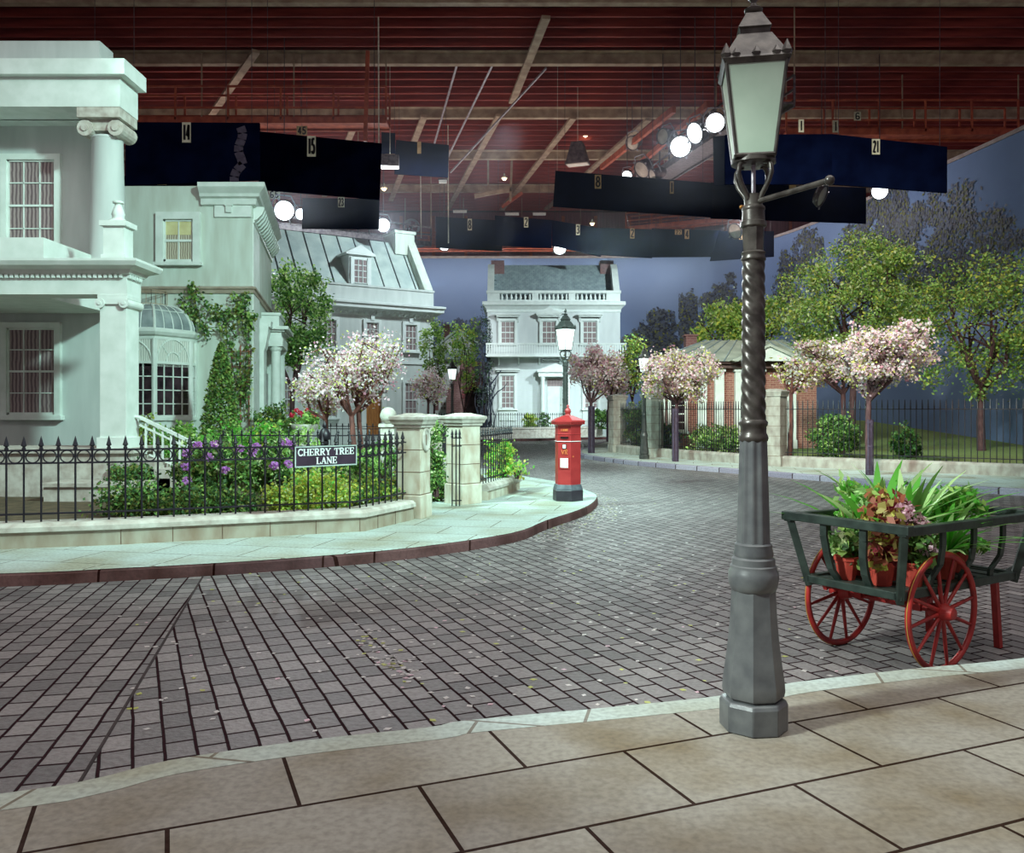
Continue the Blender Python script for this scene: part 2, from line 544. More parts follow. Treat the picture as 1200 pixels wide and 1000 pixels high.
    def sweep(self, path, prof, closed=False, mi=0, capends=True):
        """prof: (outward offset, z) polygon swept along a plan polyline; outward = right-hand side of travel."""
        n = len(path)
        L = len(prof)
        nor = []
        for i in range(n):
            def dr(a, b):
                d = Vector((b[0] - a[0], b[1] - a[1]))
                return d.normalized()
            if closed:
                d1 = dr(path[i - 1], path[i]); d2 = dr(path[i], path[(i + 1) % n])
            else:
                d1 = dr(path[max(i - 1, 0)], path[max(i, 1)]); d2 = dr(path[min(i, n - 2)], path[min(i + 1, n - 1)])
            n1 = Vector((d1.y, -d1.x)); n2 = Vector((d2.y, -d2.x))
            q = n1 + n2
            q = q / max(q.length, 1e-6)
            k = 1.0 / max(q.dot(n1), 0.3)
            nor.append(q * k)
        vs = []
        for i in range(n):
            for o, z in prof:
                vs.append((path[i][0] + nor[i].x * o, path[i][1] + nor[i].y * o, z))
        fs = []
        for i in range(n if closed else n - 1):
            i2 = (i + 1) % n
            for k in range(L):
                k2 = (k + 1) % L
                fs.append((i * L + k, i2 * L + k, i2 * L + k2, i * L + k2))
        if not closed and capends:
            fs.append(tuple(range(L)))
            fs.append(tuple(range((n - 1) * L + L - 1, (n - 1) * L - 1, -1)))
        return self.add(vs, fs, mi)

    def sphere(self, c, r, n=12, m=8, mi=0, sz=1.0):
        prof = [(max(r * math.sin(PI * j / m), 1e-4), c[2] - r * sz * math.cos(PI * j / m)) for j in range(m + 1)]
        return self.lathe(prof, n, (c[0], c[1]), 0, mi)

    def mesh(self, name, mats, smooth=None, sharp=35):
        me = bpy.data.meshes.new(name)
        me.from_pydata(self.v, [], self.f)
        if not isinstance(mats, (list, tuple)):
            mats = [mats]
        for m in mats:
            me.materials.append(m)
        if len(mats) > 1:
            me.polygons.foreach_set('material_index', self.mi)
        if smooth:
            me.polygons.foreach_set('use_smooth', [True] * len(me.polygons))
            me.set_sharp_from_angle(angle=R(sharp))
        me.update()
        return me


def link(name, me, parent=None, loc=(0, 0, 0), rz=0.0):
    o = bpy.data.objects.new(name, me)
    COL.objects.link(o)
    o.location = loc
    o.rotation_euler = (0, 0, rz)
    if parent is not None:
        o.parent = parent
    return o


def fixn(me):
    import bmesh
    b = bmesh.new()
    b.from_mesh(me)
    bmesh.ops.recalc_face_normals(b, faces=b.faces)
    b.to_mesh(me)
    b.free()


def part(name, mb, mats, parent, loc=(0, 0, 0), rz=0.0, smooth=None, label=None, bevel=0.0):
    me = mb.mesh(name, mats, None)
    fixn(me)
    if smooth:
        me.polygons.foreach_set('use_smooth', [True] * len(me.polygons))
        me.set_sharp_from_angle(angle=R(smooth))
    o = link(name, me, parent, loc, rz)
    if label:
        o['label'] = label
    if bevel:
        bv = o.modifiers.new('bevel', 'BEVEL')
        bv.width = bevel
        bv.segments = 2
        bv.limit_method = 'ANGLE'
        bv.angle_limit = R(40)
    return o


def tag(o, label, cat, group=None):
    o['label'] = label
    o['category'] = cat
    if group:
        o['group'] = group
    return o


def thing(name, label, cat, loc=(0, 0, 0), rz=0.0, group=None):
    return tag(link(name, None, None, loc, rz), label, cat, group)


def single(name, mb, mats, label, cat, loc=(0, 0, 0), rz=0.0, group=None, smooth=None, bevel=0.0):
    return tag(part(name, mb, mats, None, loc, rz, smooth, None, bevel), label, cat, group)


def struct(name, mb, mats, parent=None, loc=(0, 0, 0), rz=0.0, smooth=None):
    o = part(name, mb, mats, parent, loc, rz, smooth)
    if parent is None:
        o['kind'] = 'structure'
    return o


def dup(o, parent, loc, rz=0.0):
    c = o.copy()
    COL.objects.link(c)
    c.parent = parent
    c.location = loc
    c.rotation_euler = (0, 0, rz)
    return c


# ------------------------------------------------------------------ foliage
def rand_unit(n):
    a = RNG.normal(size=(n, 3))
    return a / np.linalg.norm(a, axis=1, keepdims=True)


def leaf_mesh(name, cen, L, W, mats, weights=None, up=0.0, flat=None):
    """one small folded leaf per point"""
    n = len(cen)
    a = rand_unit(n)
    if up:
        a[:, 2] += up
        a /= np.linalg.norm(a, axis=1, keepdims=True)
    if flat is not None:
        a -= flat * (a @ flat)[:, None]
        a /= np.linalg.norm(a, axis=1, keepdims=True)
        b = np.cross(a, flat)
    else:
        b = np.cross(a, rand_unit(n))
    b /= np.linalg.norm(b, axis=1, keepdims=True) + 1e-9
    s = RNG.uniform(0.7, 1.3, size=(n, 1))
    V = np.empty((n, 4, 3))
    V[:, 0] = cen - a * L * s * .5
    V[:, 1] = cen + b * W * s * .5 - a * L * s * .05
    V[:, 2] = cen + a * L * s * .5
    V[:, 3] = cen - b * W * s * .5 - a * L * s * .05
    me = bpy.data.meshes.new(name)
    me.vertices.add(n * 4)
    me.vertices.foreach_set('co', V.reshape(-1))
    me.loops.add(n * 4)
    me.loops.foreach_set('vertex_index', np.arange(n * 4, dtype=np.int32))
    me.polygons.add(n)
    me.polygons.foreach_set('loop_start', np.arange(0, n * 4, 4, dtype=np.int32))
    for m in mats:
        me.materials.append(m)
    w_ = np.ones(len(mats)) if weights is None else np.array(weights, float)
    me.polygons.foreach_set('material_index', RNG.choice(len(mats), size=n, p=w_ / w_.sum()).astype(np.int32))
    me.update(calc_edges=True)
    me.validate()
    return me


def in_ellipsoid(n, r, shell=0.0):
    u = rand_unit(n)
    q = RNG.uniform(shell ** 3, 1, size=(n, 1)) ** (1 / 3.)
    return u * q * np.array(r)


def clumps(n, c, r, k, spread, shell=0.5, zmin=None, flatten=1.0):
    """n points bunched round k centres inside an ellipsoid"""
    cc = in_ellipsoid(k, r, shell) + np.array(c)
    sp = RNG.uniform(0.6, 1.3, size=(k, 1))
    idx = RNG.integers(0, k, size=n)
    p = cc[idx] + RNG.normal(size=(n, 3)) * spread * sp[idx] * np.array((1, 1, flatten))
    if zmin is not None:
        p[:, 2] = np.where(p[:, 2] < zmin, zmin + RNG.uniform(0, .1, size=n), p[:, 2])
    return p


def branches(base, fork, c, r, n1, n2, r0, lean=0.0):
    """trunk and limbs; returns mesh builder and points on the twigs"""
    mb = MB()
    base = Vector(base); fork = Vector(fork)
    mid = (base + fork) / 2 + Vector((random.uniform(-.04, .04), random.uniform(-.04, .04), 0))
    mb.tube([base, mid, fork], [r0 * 1.15, r0, r0 * .9], 8)
    tips = []
    c = Vector(c)
    for i in range(n1):
        a = 2 * PI * (i + random.uniform(-.3, .3)) / n1
        el = random.uniform(0.05, 1.1)
        tgt = c + Vector((math.cos(a) * math.cos(el) * r[0], math.sin(a) * math.cos(el) * r[1], math.sin(el) * r[2])) * random.uniform(.6, .95)
        d = tgt - fork
        p1 = fork + d * .35 + Vector((0, 0, -0.06 * d.length + lean)) + Vector((random.uniform(-.1, .1), random.uniform(-.1, .1), 0)) * d.length
        p2 = fork + d * .7 + Vector((random.uniform(-.08, .08), random.uniform(-.08, .08), random.uniform(0, .08))) * d.length
        pts = [fork, p1, p2, tgt]
        mb.tube(pts, [r0 * .7, r0 * .5, r0 * .3, r0 * .1], 5)
        tips += [p2.copy(), tgt.copy()]
        for j in range(n2):
            t = random.uniform(.3, .95)
            k = min(int(t * 3), 2)
            s0 = pts[k].lerp(pts[k + 1], t * 3 - k)
            q = Vector(in_ellipsoid(1, r, .55)[0]) + c
            e = s0 + (q - s0) * random.uniform(.35, .75)
            m_ = (s0 + e) / 2 + Vector((random.uniform(-.08, .08), random.uniform(-.08, .08), random.uniform(-.02, .1))) * (e - s0).length
            mb.tube([s0, m_, e], [r0 * .28, r0 * .18, r0 * .06], 4)
            for q_ in (.5, .75, 1.0):
                tips.append(m_.lerp(e, q_))
            tips.append(e.copy())
    return mb, tips


def on_tips(n, tips, spread):
    T = np.array([tuple(t) for t in tips])
    return T[RNG.integers(0, len(T), size=n)] + RNG.normal(size=(n, 3)) * spread


# ================================================================== THE SETTING
ROAD = -0.14
seam = [(-1.10, 0.0), (-1.34, 1.0), (-3.39, 9.34), (-4.6, 14.3), (-4.6, 20)]
g = MB(); g.add([(-1.10, 0, ROAD), (40, 0, ROAD), (40, 72, ROAD), (-45, 72, ROAD), (-45, 20, ROAD), (-4.6, 20, ROAD), (-4.6, 14.3, ROAD), (-3.39, 9.34, ROAD), (-1.34, 1, ROAD)], [tuple(range(9))])
road = struct('floor', g, M['cobble'])
g = MB(); g.add([(-1.10, 0, ROAD), (-1.34, 1, ROAD), (-3.39, 9.34, ROAD), (-4.6, 14.3, ROAD), (-4.6, 20, ROAD), (-45, 20, ROAD), (-45, 0, ROAD)], [tuple(range(7))])
struct('floor', g, M['cobble_b'])
# a dark course of long setts along the line where the paving changes direction
g = MB(); g.tube([(x, y, ROAD - .002) for x, y in seam], 0.012, 6); struct('trim_1', g, M['seam_sett'])


def smooth_line(pts, n=5):
    out = []
    m = len(pts)
    for i in range(m - 1):
        p0 = pts[max(i - 1, 0)]; p1 = pts[i]; p2 = pts[i + 1]; p3 = pts[min(i + 2, m - 1)]
        for k in range(n):
            t = k / n
            q = [0.5 * ((2 * p1[a]) + (-p0[a] + p2[a]) * t + (2 * p0[a] - 5 * p1[a] + 4 * p2[a] - p3[a]) * t * t + (-p0[a] + 3 * p1[a] - 3 * p2[a] + p3[a]) * t ** 3) for a in (0, 1)]
            out.append(tuple(q))
    out.append(tuple(pts[-1]))
    return out


def offset_line(path, d):
    mb = MB()
    mb.sweep(path, [(d, 0), (d, 1)], capends=False)
    return [(mb.v[i * 2][0], mb.v[i * 2][1]) for i in range(len(path))]


# left pavement (travel so that the road is on the right-hand side)
edge_l = [(-16, 7.9), (-9, 8.35)] + [G(*q) for q in ((0, 672), (134, 666), (240, 660.5), (340, 654), (480, 642), (600, 624.5), (640, 610), (680, 597), (696, 588), (699.5, 580), (686, 574), (660, 566), (614, 558))] + [(-0.9, 25), (-3, 30)]
edge_l = smooth_line(edge_l, 4)
inner = offset_line(edge_l, -0.17)
pv = MB(); pv.prism(inner + [(-3.2, 50), (-45, 50), (-45, 7.9)], ROAD - .05, -0.002)
pavement_left = struct('floor', pv, M['slab'])
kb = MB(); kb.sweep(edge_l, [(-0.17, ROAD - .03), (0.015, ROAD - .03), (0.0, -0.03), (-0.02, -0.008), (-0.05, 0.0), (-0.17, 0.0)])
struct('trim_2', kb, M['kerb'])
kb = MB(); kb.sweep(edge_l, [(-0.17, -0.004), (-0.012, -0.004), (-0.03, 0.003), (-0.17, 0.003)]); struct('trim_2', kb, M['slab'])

# right pavement in front of the park railings
edge_r = [(14.0, 14.5), (11.6, 17.6)] + [G(*q) for q in ((1066, 566), (978, 559), (904, 553), (840, 548), (784, 544), (747, 541), (712, 537), (681, 532.5))] + [(2.75, 36), (3.5, 40), (4.9, 46), (6.5, 52)]
edge_r = smooth_line(edge_r[::-1], 4)
pv = MB(); pv.prism(offset_line(edge_r, -0.2) + [(40, 14.5), (40, 60), (6.7, 60)], ROAD - .05, -0.002)
struct('floor', pv, M['slab'])
kb = MB(); kb.sweep(edge_r, [(-0.2, ROAD - .03), (0.02, ROAD - .03), (0.02, -0.02), (-0.01, 0.0), (-0.2, 0.0)])
struct('trim_3', kb, M['kerb_blue'])

# pavement under the near lamp post
edge_n = [(-9, 3.0), (-4.2, 3.45), (-2.26, 3.78)] + [G(*q) for q in ((200, 889), (360, 866), (500, 851), (545, 843), (709, 828), (844, 814), (927, 799), (1066, 783), (1200, 770))] + [(6, 6.7), (12, 8.2)]
edge_n = smooth_line(edge_n[::-1], 4)
pv = MB(); pv.prism(offset_line(edge_n, -0.2) + [(-9, 0.2), (12, 0.2)], ROAD - .05, -0.002)
struct('floor', pv, M['slab_near'])
kb = MB(); kb.sweep(edge_n, [(-0.2, ROAD - .03), (0.0, ROAD - .03), (0.0, -0.02), (-0.02, 0.0), (-0.2, 0.0)])
struct('trim_4', kb, M['slab'])

# far pavement before the end house, with its bank
edge_f = smooth_line([(-14, 47.5), (-8, 48.2), (-2.0, 49.2), (0.2, 50.4), (3, 52.0), (6.4, 54.2)], 3)
pv = MB(); pv.prism(edge_f + [(8, 70), (-30, 70), (-30, 47.5)], ROAD - .05, 0.0)
struct('floor', pv, M['slab'])
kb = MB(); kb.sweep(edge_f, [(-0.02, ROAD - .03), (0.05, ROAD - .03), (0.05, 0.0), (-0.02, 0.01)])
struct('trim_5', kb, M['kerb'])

# garden beds and lawn behind the walls
WA, WB, WC = (-4.98, 10.72), (-2.06, 11.92), (-1.52, 13.2)
gb = MB(); gb.prism([(-14, 8.9), (-4.9, 11.0), (-2.2, 12.2), (-1.75, 13.3), (-1.5, 16.0), (-0.5, 18.0), (-1.2, 24), (-4, 36), (-20, 36)], 0.0, 0.2)
struct('floor', gb, M['soil'])
gb = MB(); gb.prism([(4.9, 34.9), (5.8, 31.6), (8.2, 26.4), (12.5, 23.2), (24, 18), (24, 62), (9, 62)], 0.0, 0.22)
struct('floor', gb, M['lawn'])


# ------------------------------------------------------------------ lettering
ARC = lambda cx, cy, rx, ry, a0, a1, n=9: [(cx + rx * math.cos(R(a0 + (a1 - a0) * i / n)), cy + ry * math.sin(R(a0 + (a1 - a0) * i / n))) for i in range(n + 1)]
# glyphs in a 1-high cell: list of (polyline, weight class) ; 1 = thick, 0 = thin, 2 = serif
GL = {
    'C': (.78, [(ARC(.42, .5, .34, .46, 50, 310, 14), 1), ([(.7, .98), (.7, .72)], 0), ([(.7, .28), (.7, .1)], 0)]),
    'H': (.86, [([(.16, .03), (.16, .97)], 1), ([(.70, .03), (.70, .97)], 1), ([(.16, .5), (.7, .5)], 0), ([(.02, .03), (.30, .03)], 2), ([(.02, .97), (.30, .97)], 2), ([(.56, .03), (.84, .03)], 2), ([(.56, .97), (.84, .97)], 2)]),
    'E': (.74, [([(.18, .03), (.18, .97)], 1), ([(.03, .97), (.68, .97)], 2), ([(.03, .03), (.68, .03)], 2), ([(.18, .5), (.52, .5)], 0), ([(.66, .97), (.66, .75)], 0), ([(.66, .03), (.66, .27)], 0), ([(.52, .38), (.52, .62)], 0)]),
    'R': (.84, [([(.18, .03), (.18, .97)], 1), ([(.03, .97), (.32, .97)], 2), ([(.03, .03), (.34, .03)], 2), ([(.18, .95), (.4, .95)] + ARC(.42, .73, .22, .22, 88, -90, 8) + [(.18, .51)], 1), ([(.40, .5), (.66, .05)], 1), ([(.6, .03), (.82, .03)], 2)]),
    'Y': (.84, [([(.12, .96), (.42, .46)], 1), ([(.72, .96), (.42, .46)], 0), ([(.42, .46), (.42, .03)], 1), ([(.0, .97), (.28, .97)], 2), ([(.58, .97), (.84, .97)], 2), ([(.28, .03), (.56, .03)], 2)]),
    'T': (.78, [([(.39, .03), (.39, .97)], 1), ([(.04, .96), (.74, .96)], 2), ([(.05, .97), (.05, .72)], 0), ([(.73, .97), (.73, .72)], 0), ([(.24, .03), (.54, .03)], 2)]),
    'L': (.72, [([(.18, .03), (.18, .97)], 1), ([(.03, .97), (.34, .97)], 2), ([(.03, .03), (.68, .03)], 2), ([(.66, .03), (.66, .3)], 0)]),
    'A': (.86, [([(.12, .03), (.42, .97)], 0), ([(.42, .97), (.72, .03)], 1), ([(.22, .34), (.62, .34)], 0), ([(.0, .03), (.26, .03)], 2), ([(.56, .03), (.86, .03)], 2)]),
    'N': (.88, [([(.15, .03), (.15, .97)], 0), ([(.13, .95), (.72, .05)], 1), ([(.72, .03), (.72, .97)], 0), ([(.02, .97), (.24, .97)], 2), ([(.02, .03), (.28, .03)], 2), ([(.58, .97), (.86, .97)], 2)]),
    ' ': (.5, []),
    '0': (.5, [(ARC(.25, .5, .19, .46, 0, 360, 14), 1)]),
    '1': (.3, [([(.15, .03), (.15, .97)], 1)]),
    '2': (.5, [(ARC(.25, .76, .19, .2, 165, -40, 8) + [(.06, .04), (.45, .04)], 1)]),
    '3': (.5, [(ARC(.24, .75, .18, .21, 150, -80, 8) + ARC(.24, .27, .2, .23, 85, -150, 9), 1)]),
    '4': (.52, [([(.36, .03), (.36, .97), (.05, .3), (.5, .3)], 1)]),
    '5': (.5, [([(.44, .96), (.12, .96), (.09, .56)] + ARC(.23, .32, .21, .28, 110, -150, 9), 1)]),
    '6': (.5, [([(.42, .9)] + ARC(.26, .62, .2, .34, 100, 180, 5) + ARC(.25, .27, .19, .23, 180, -180, 12), 1)]),
    '8': (.5, [(ARC(.25, .74, .16, .22, 0, 360, 12), 1), (ARC(.25, .27, .2, .24, 0, 360, 12), 1)]),
    '9': (.5, [(ARC(.25, .72, .19, .24, 0, 360, 12), 1), ([(.44, .7), (.4, .03)], 1)]),
    'V': (.8, [([(.1, .95), (.4, .05)], 1), ([(.4, .05), (.7, .95)], 0)]),
}


def write(mb, text, x0, z0, h, width, y, depth=0.006, heavy=0.2, light=0.085, serif=0.085):
    """flat raised letters in the local x-z plane, facing -y, centred at x0, base z0, squeezed to a given total width"""
    total = sum(GL[c][0] for c in text)
    k = width / total
    x = x0 - width / 2
    for c in text:
        wd, strokes = GL[c]
        for pts, cl in strokes:
            t = (heavy, light, serif)[{1: 0, 0: 1, 2: 2}[cl]] * h * .5
            q = [(x + p[0] * k, z0 + p[1] * h) for p in pts]
            for (ax, az), (bx_, bz) in zip(q[:-1], q[1:]):
                dx, dz = bx_ - ax, bz - az
                L = math.hypot(dx, dz)
                if L < 1e-6:
                    continue
                ex, ez = dx / L * t * .25, dz / L * t * .25
                nx, nz = -dz / L * t, dx / L * t
                mb.prism_y([(ax - ex - nx, az - ez - nz), (bx_ + ex - nx, bz + ez - nz), (bx_ + ex + nx, bz + ez + nz), (ax - ex + nx, az - ez + nz)], y - depth, y)
        x += wd * k
    return mb


# ================================================================== LEFT GARDEN WALL, PIERS, RAILINGS
wall_path = [(-13.5, 8.3), WA, WB, WC]
def wall_prof(h, t):
    return [(0.0, -0.02), (0.0, h - .1), (0.035, h - .1), (0.035, h - .045), (0.0, h), (-t, h), (-t - .03, h - .06), (-t, -0.02)]
gw = thing('garden_wall', 'low coped stone wall under the black railings round the left garden', 'wall', (0, 0, 0))
m_ = MB(); m_.sweep(wall_path, [(0.0, -0.02), (0.0, .19), (-.36, .19), (-.36, -.02)]); part('wall_body', m_, M['wall_face'], gw)
m_ = MB(); m_.sweep(wall_path, [(0.005, .19), (0.04, .2), (0.04, .255), (-.02, .30), (-.36, .30), (-.40, .26), (-.40, .2)]); part('coping', m_, M['wall_stone2'], gw)
m_ = MB()
for t in np.linspace(0.02, .98, 6):
    for a, b in ((WA, WB),):
        x = a[0] + (b[0] - a[0]) * t; y = a[1] + (b[1] - a[1]) * t
        m_.box((x, y - .0, .09), (.008, .012, .2), math.atan2(b[1] - a[1], b[0] - a[0]))
for t in (.25, .6):
    x = WB[0] + (WC[0] - WB[0]) * t; y = WB[1] + (WC[1] - WB[1]) * t
    m_.box((x, y, .09), (.008, .012, .2), math.atan2(WC[1] - WB[1], WC[0] - WB[0]))
part('joint', m_, M['joint'], gw)


def spear_bar(h, rail, r=0.011, far=False, spear=0.15, fat=.026):
    """upright bar from z = 0 to h with a spearhead over the top rail"""
    mb = MB()
    n = 6
    mb.lathe([(r, 0.0), (r, rail)], n)
    mb.lathe([(r * 1.7, rail), (r * 2.1, rail + .02), (r * 1.2, rail + .045), (fat, rail + .06), (fat * .75, rail + .085), (r * .9, h - .035), (0.001, h)], n)
    return mb


def railing(name, label, path, spacing, z0, top, rails, rings=None, r=0.011, cat='railing', group=None, matl='iron', first=0.5, count=None, spear=True, rail_s=(.03, .022), post_at=(), fat=.026):
    """path: plan polyline; z0 foot, top = spear tip; rails = list of z; rings between two z"""
    base = path[0]
    t = thing(name, label, cat, (base[0], base[1], 0), 0, group)
    loc = [(p[0] - base[0], p[1] - base[1]) for p in path]
    for z in rails:
        mb = MB()
        for a, b in zip(loc[:-1], loc[1:]):
            mb.bar((a[0], a[1], z), (b[0], b[1], z), rail_s[0], rail_s[1])
        part('rail', mb, M[matl], t)
    segs = [(Vector(a), Vector(b)) for a, b in zip(loc[:-1], loc[1:])]
    pos = []
    for a, b in segs:
        L = (b - a).length
        n = max(1, round(L / spacing))
        for i in range(n):
            q = a.lerp(b, (i + first) / n)
            pos.append((q.x, q.y, math.atan2(b.y - a.y, b.x - a.x)))
    pos.sort(key=lambda p: math.hypot(p[0] + base[0], p[1] + base[1]))
    src = None
    for x, y, an in pos:
        if src is None:
            src = part('bar', spear_bar(top - z0, max(rails) - z0, r, fat=fat), M[matl], t, (x, y, z0), an, smooth=40)
        else:
            dup(src, t, (x, y, z0), an)
    if rings:
        za, zb = rings
        rr = (zb - za) / 2 - .004
        ring = None
        for a, b in segs:
            L = (b - a).length
            n = max(1, round(L / spacing))
            an = math.atan2(b.y - a.y, b.x - a.x)
            for i in range(n - 1):
                q = a.lerp(b, (i + first + .5) / n)
                if ring is None:
                    mb = MB(); mb.tube([(math.cos(k * PI / 8) * rr, 0, math.sin(k * PI / 8) * rr) for k in range(17)], .009, 5, cap=False)
                    ring = part('ring', mb, M[matl], t, (q.x, q.y, (za + zb) / 2), an, smooth=60)
                else:
                    dup(ring, t, (q.x, q.y, (za + zb) / 2), an)
    return t


def inset(path, d):
    return offset_line(path, -d)

fp = inset(wall_path, .18)
railing('iron_railing', 'black spear-topped railing with rings along the front garden wall, bearing the street sign', [(-8.2, fp[0][1] + (fp[1][1] - fp[0][1]) * (5.3 / 8.5)), fp[1], fp[2]], .188, .30, 1.37, [.40, 1.03, 1.19], (1.03, 1.19), r=.0125, fat=.034)
railing('iron_railing', 'short black spear-topped railing slanting from the sign back to the stained gate pier', [fp[2], (fp[3][0] + .02, fp[3][1] + .07)], .165, .30, 1.37, [.40, 1.03, 1.19], (1.03, 1.19), r=.0125, fat=.034)

# street name board, fixed to the railing
sgn_a = P(346, 523, 11.0); sgn_b = P(418.5, 522, 11.62)
an = math.atan2(sgn_b.y - sgn_a.y, sgn_b.x - sgn_a.x)
sw = math.hypot(sgn_b.x - sgn_a.x, sgn_b.y - sgn_a.y)
sm = (sgn_a + sgn_b) / 2
sg = thing('street_sign', 'purple-black street name board lettered CHERRY TREE LANE on the front railing', 'sign', (sm.x, sm.y - .03, ZZ(546.5, 11.3)), an)
sh = .272
m_ = MB(); m_.bx(-sw / 2, sw / 2, 0, .025, 0, sh); part('board', m_, M['sign_dark'], sg, bevel=.003)
m_ = MB()
e = .016
for q in ((-sw / 2, sw / 2, 0, e), (-sw / 2, sw / 2, sh - e, sh)): m_.bx(q[0], q[1], -.008, 0.002, q[2], q[3])
for q in ((-sw / 2, -sw / 2 + e), (sw / 2 - e, sw / 2)): m_.bx(q[0], q[1], -.008, 0.002, e, sh - e)
part('border', m_, M['sign_edge'], sg, label='pale painted border of the board')
def letters(root, text, x0, z0, h, width, y, depth, m):
    tot = sum(GL[c][0] for c in text)
    x = x0 - width / 2
    for c in text:
        wd = GL[c][0] * width / tot
        if c != ' ':
            m_ = MB(); write(m_, c, x + wd / 2, z0, h, wd, y, depth)
            part('letter', m_, m, root)
        x += wd
letters(sg, 'CHERRY TREE', 0, .150, .088, sw * .905, -.0005, .005, M['paper'])
letters(sg, 'LANE', 0, .035, .088, sw * .335, -.0005, .005, M['paper'])


def pier(name, label, corner, ang, s, h, group=None, plaque=False, base_h=.36, cap_over=.09, rows=3, matl='wall_stone', stainz=None):
    """square pier; corner = near corner on plan; ang = heading of the street face"""
    u = Vector((math.cos(ang), math.sin(ang))); n = Vector((u.y, -u.x))
    c = Vector(corner) + u * s / 2 - n * s / 2
    t = thing(name, label, 'gate pier', (c.x, c.y, 0), ang, group)
    b = s / 2
    cap_h = .235
    m_ = MB(); m_.bx(-b - .025, b + .025, -b - .025, b + .025, -.01, base_h)
    part('base', m_, M[matl], t, bevel=.015)
    m_ = MB()
    zt = h - cap_h
    m_.bx(-b, b, -b, b, base_h, zt)
    part('shaft', m_, M[matl], t, bevel=.008)
    for i in range(rows):
        z = base_h + .012 + (zt - base_h) * i / rows
        m_ = MB(); m_.bx(-b - .003, b + .003, -b - .003, b + .003, z - .005, z + .005)
        part('joint', m_, M['joint'], t)
    m_ = MB()
    sq = [(-1, -1), (1, -1), (1, 1), (-1, 1)]
    prof = [(b + .012, zt), (b + .03, zt + .012), (b + .03, zt + .05), (b + cap_over * .62, zt + .062), (b + cap_over * .75, zt + .10), (b + cap_over, zt + .135), (b + cap_over, zt + .175), (b * .62, h - .012), (b * .5, h)]
    vs = []
    for r_, z in prof:
        vs += [(x * r_, y * r_, z) for x, y in sq]
    fs = [(3, 2, 1, 0)]
    for j in range(len(prof) - 1):
        fs += [(j * 4 + k, j * 4 + (k + 1) % 4, j * 4 + 4 + (k + 1) % 4, j * 4 + 4 + k) for k in range(4)]
    k = (len(prof) - 1) * 4
    fs.append((k, k + 1, k + 2, k + 3))
    m_.add(vs, fs)
    part('cap', m_, M['wall_stone2'] if matl == 'wall_stone' else M[matl], t)
    if plaque:
        m_ = MB()
        cz = 1.225
        ring = [(math.cos(a) * .125, 0, math.sin(a) * .165) for a in np.linspace(0, 2 * PI, 25)]
        m_.tube([(p[0], -b - .012, cz + p[2]) for p in ring], .026, 8, cap=False)
        o = part('wreath_plaque', m_, M['wall_stone2'], t, smooth=60, label='oval carved wreath frame on the street face')
        m_ = MB(); m_.lathe([(.115, 0), (.115, .016)], 24)
        q = part('plaque_field', m_, M['wall_stone2'], o, (0, -b - .0, cz))
        q.rotation_euler = (PI / 2, 0, 0); q.scale = (1, 1.35, 1)
        m_ = MB(); write(m_, '1', 0, cz - .085, .17, .05, -b - .015, .006, heavy=.16)
        part('number', m_, M['joint'], o, label='dark carved figure 1')
    return t


pier('gate_pier', 'stained stone gate pier with the oval number wreath, at the end of the front railing', (-1.43, 13.3), math.atan2(.957, .29), .41, 1.645, 'garden gate piers', plaque=True)
pier('gate_pier', 'stone gate pier with clean shaft and three loose iron bars before it', (-.885, 15.25), math.atan2(.72, .69), .44, 1.64, 'garden gate piers')
pier('gate_pier', 'stone gate pier half hidden behind the two front garden piers', (-1.78, 19.2), math.atan2(.9, .4), .44, 1.60, 'garden gate piers')

# open gate leaf beside the second pier
t = thing('iron_gate', 'narrow iron gate leaf of three tall bars before the clean gate pier', 'gate', (-1.03, 15.0, 0))
bm = spear_bar(1.36, 1.2, .011)
src = None
for px in (529.7, 534.2, 538.4):
    x = (px - 600) * .01495 + 1.03
    if src is None:
        src = part('bar', bm, M['iron'], t, (x, 0, .005), 0, smooth=40)
    else:
        dup(src, t, (x, 0, .005))
for z in (.1, 1.06, 1.2):
    m_ = MB(); m_.bar((-.035, 0, z), (.14, .045, z), .025, .018); part('rail', m_, M['iron'], t)

# wall and railing running on from the second pier
CW = [(-.46, 16.0), (-.18, 16.9), (.17, 18.25)]
t = thing('garden_wall', 'short low stone wall with coping between the clean gate pier and the lane', 'wall', (0, 0, 0))
m_ = MB(); m_.sweep(CW, [(0, -.02), (0, .17), (-.34, .17), (-.34, -.02)]); part('wall_body', m_, M['wall_stone'], t)
m_ = MB(); m_.sweep(CW, [(0, .17), (.035, .18), (.035, .23), (-.02, .29), (-.34, .29), (-.37, .24), (-.37, .18)]); part('coping', m_, M['wall_stone2'], t)
railing('iron_railing', 'black railing over bright green shrubs behind the red post box', inset(CW, .17), .15, .29, 1.37, [.38, 1.06, 1.2], None)

# railings deeper in the garden
railing('iron_railing', 'dark inner garden railing with small spikes behind the street sign and flowering bushes', [XY(256, 16.4), XY(378, 16.0), XY(462, 16.6)], .2, .2, 1.34, [.35, 1.21], None, fat=.022)
railing('iron_railing', 'distant garden railing behind the red-barked cherry trunks', [XY(384, 25), XY(455, 24.5)], .2, .2, 1.32, [.35, 1.15, 1.22], None, fat=.022)
railing('iron_railing', 'bundle of thin dark railings seen between the two front gate piers', [XY(515.5, 20.4), XY(525, 21.6)], .1, .28, 1.42, [.4, 1.2, 1.31], None)
t = single('low_wall', MB().bx(-.55, .35, -.18, .18, 0, .30).bx(-.58, .38, -.21, .21, .30, .36), M['wall_stone2'], 'low pale wall under thin railings seen through the gate gap', 'wall', (-1.72, 20.9, .19))
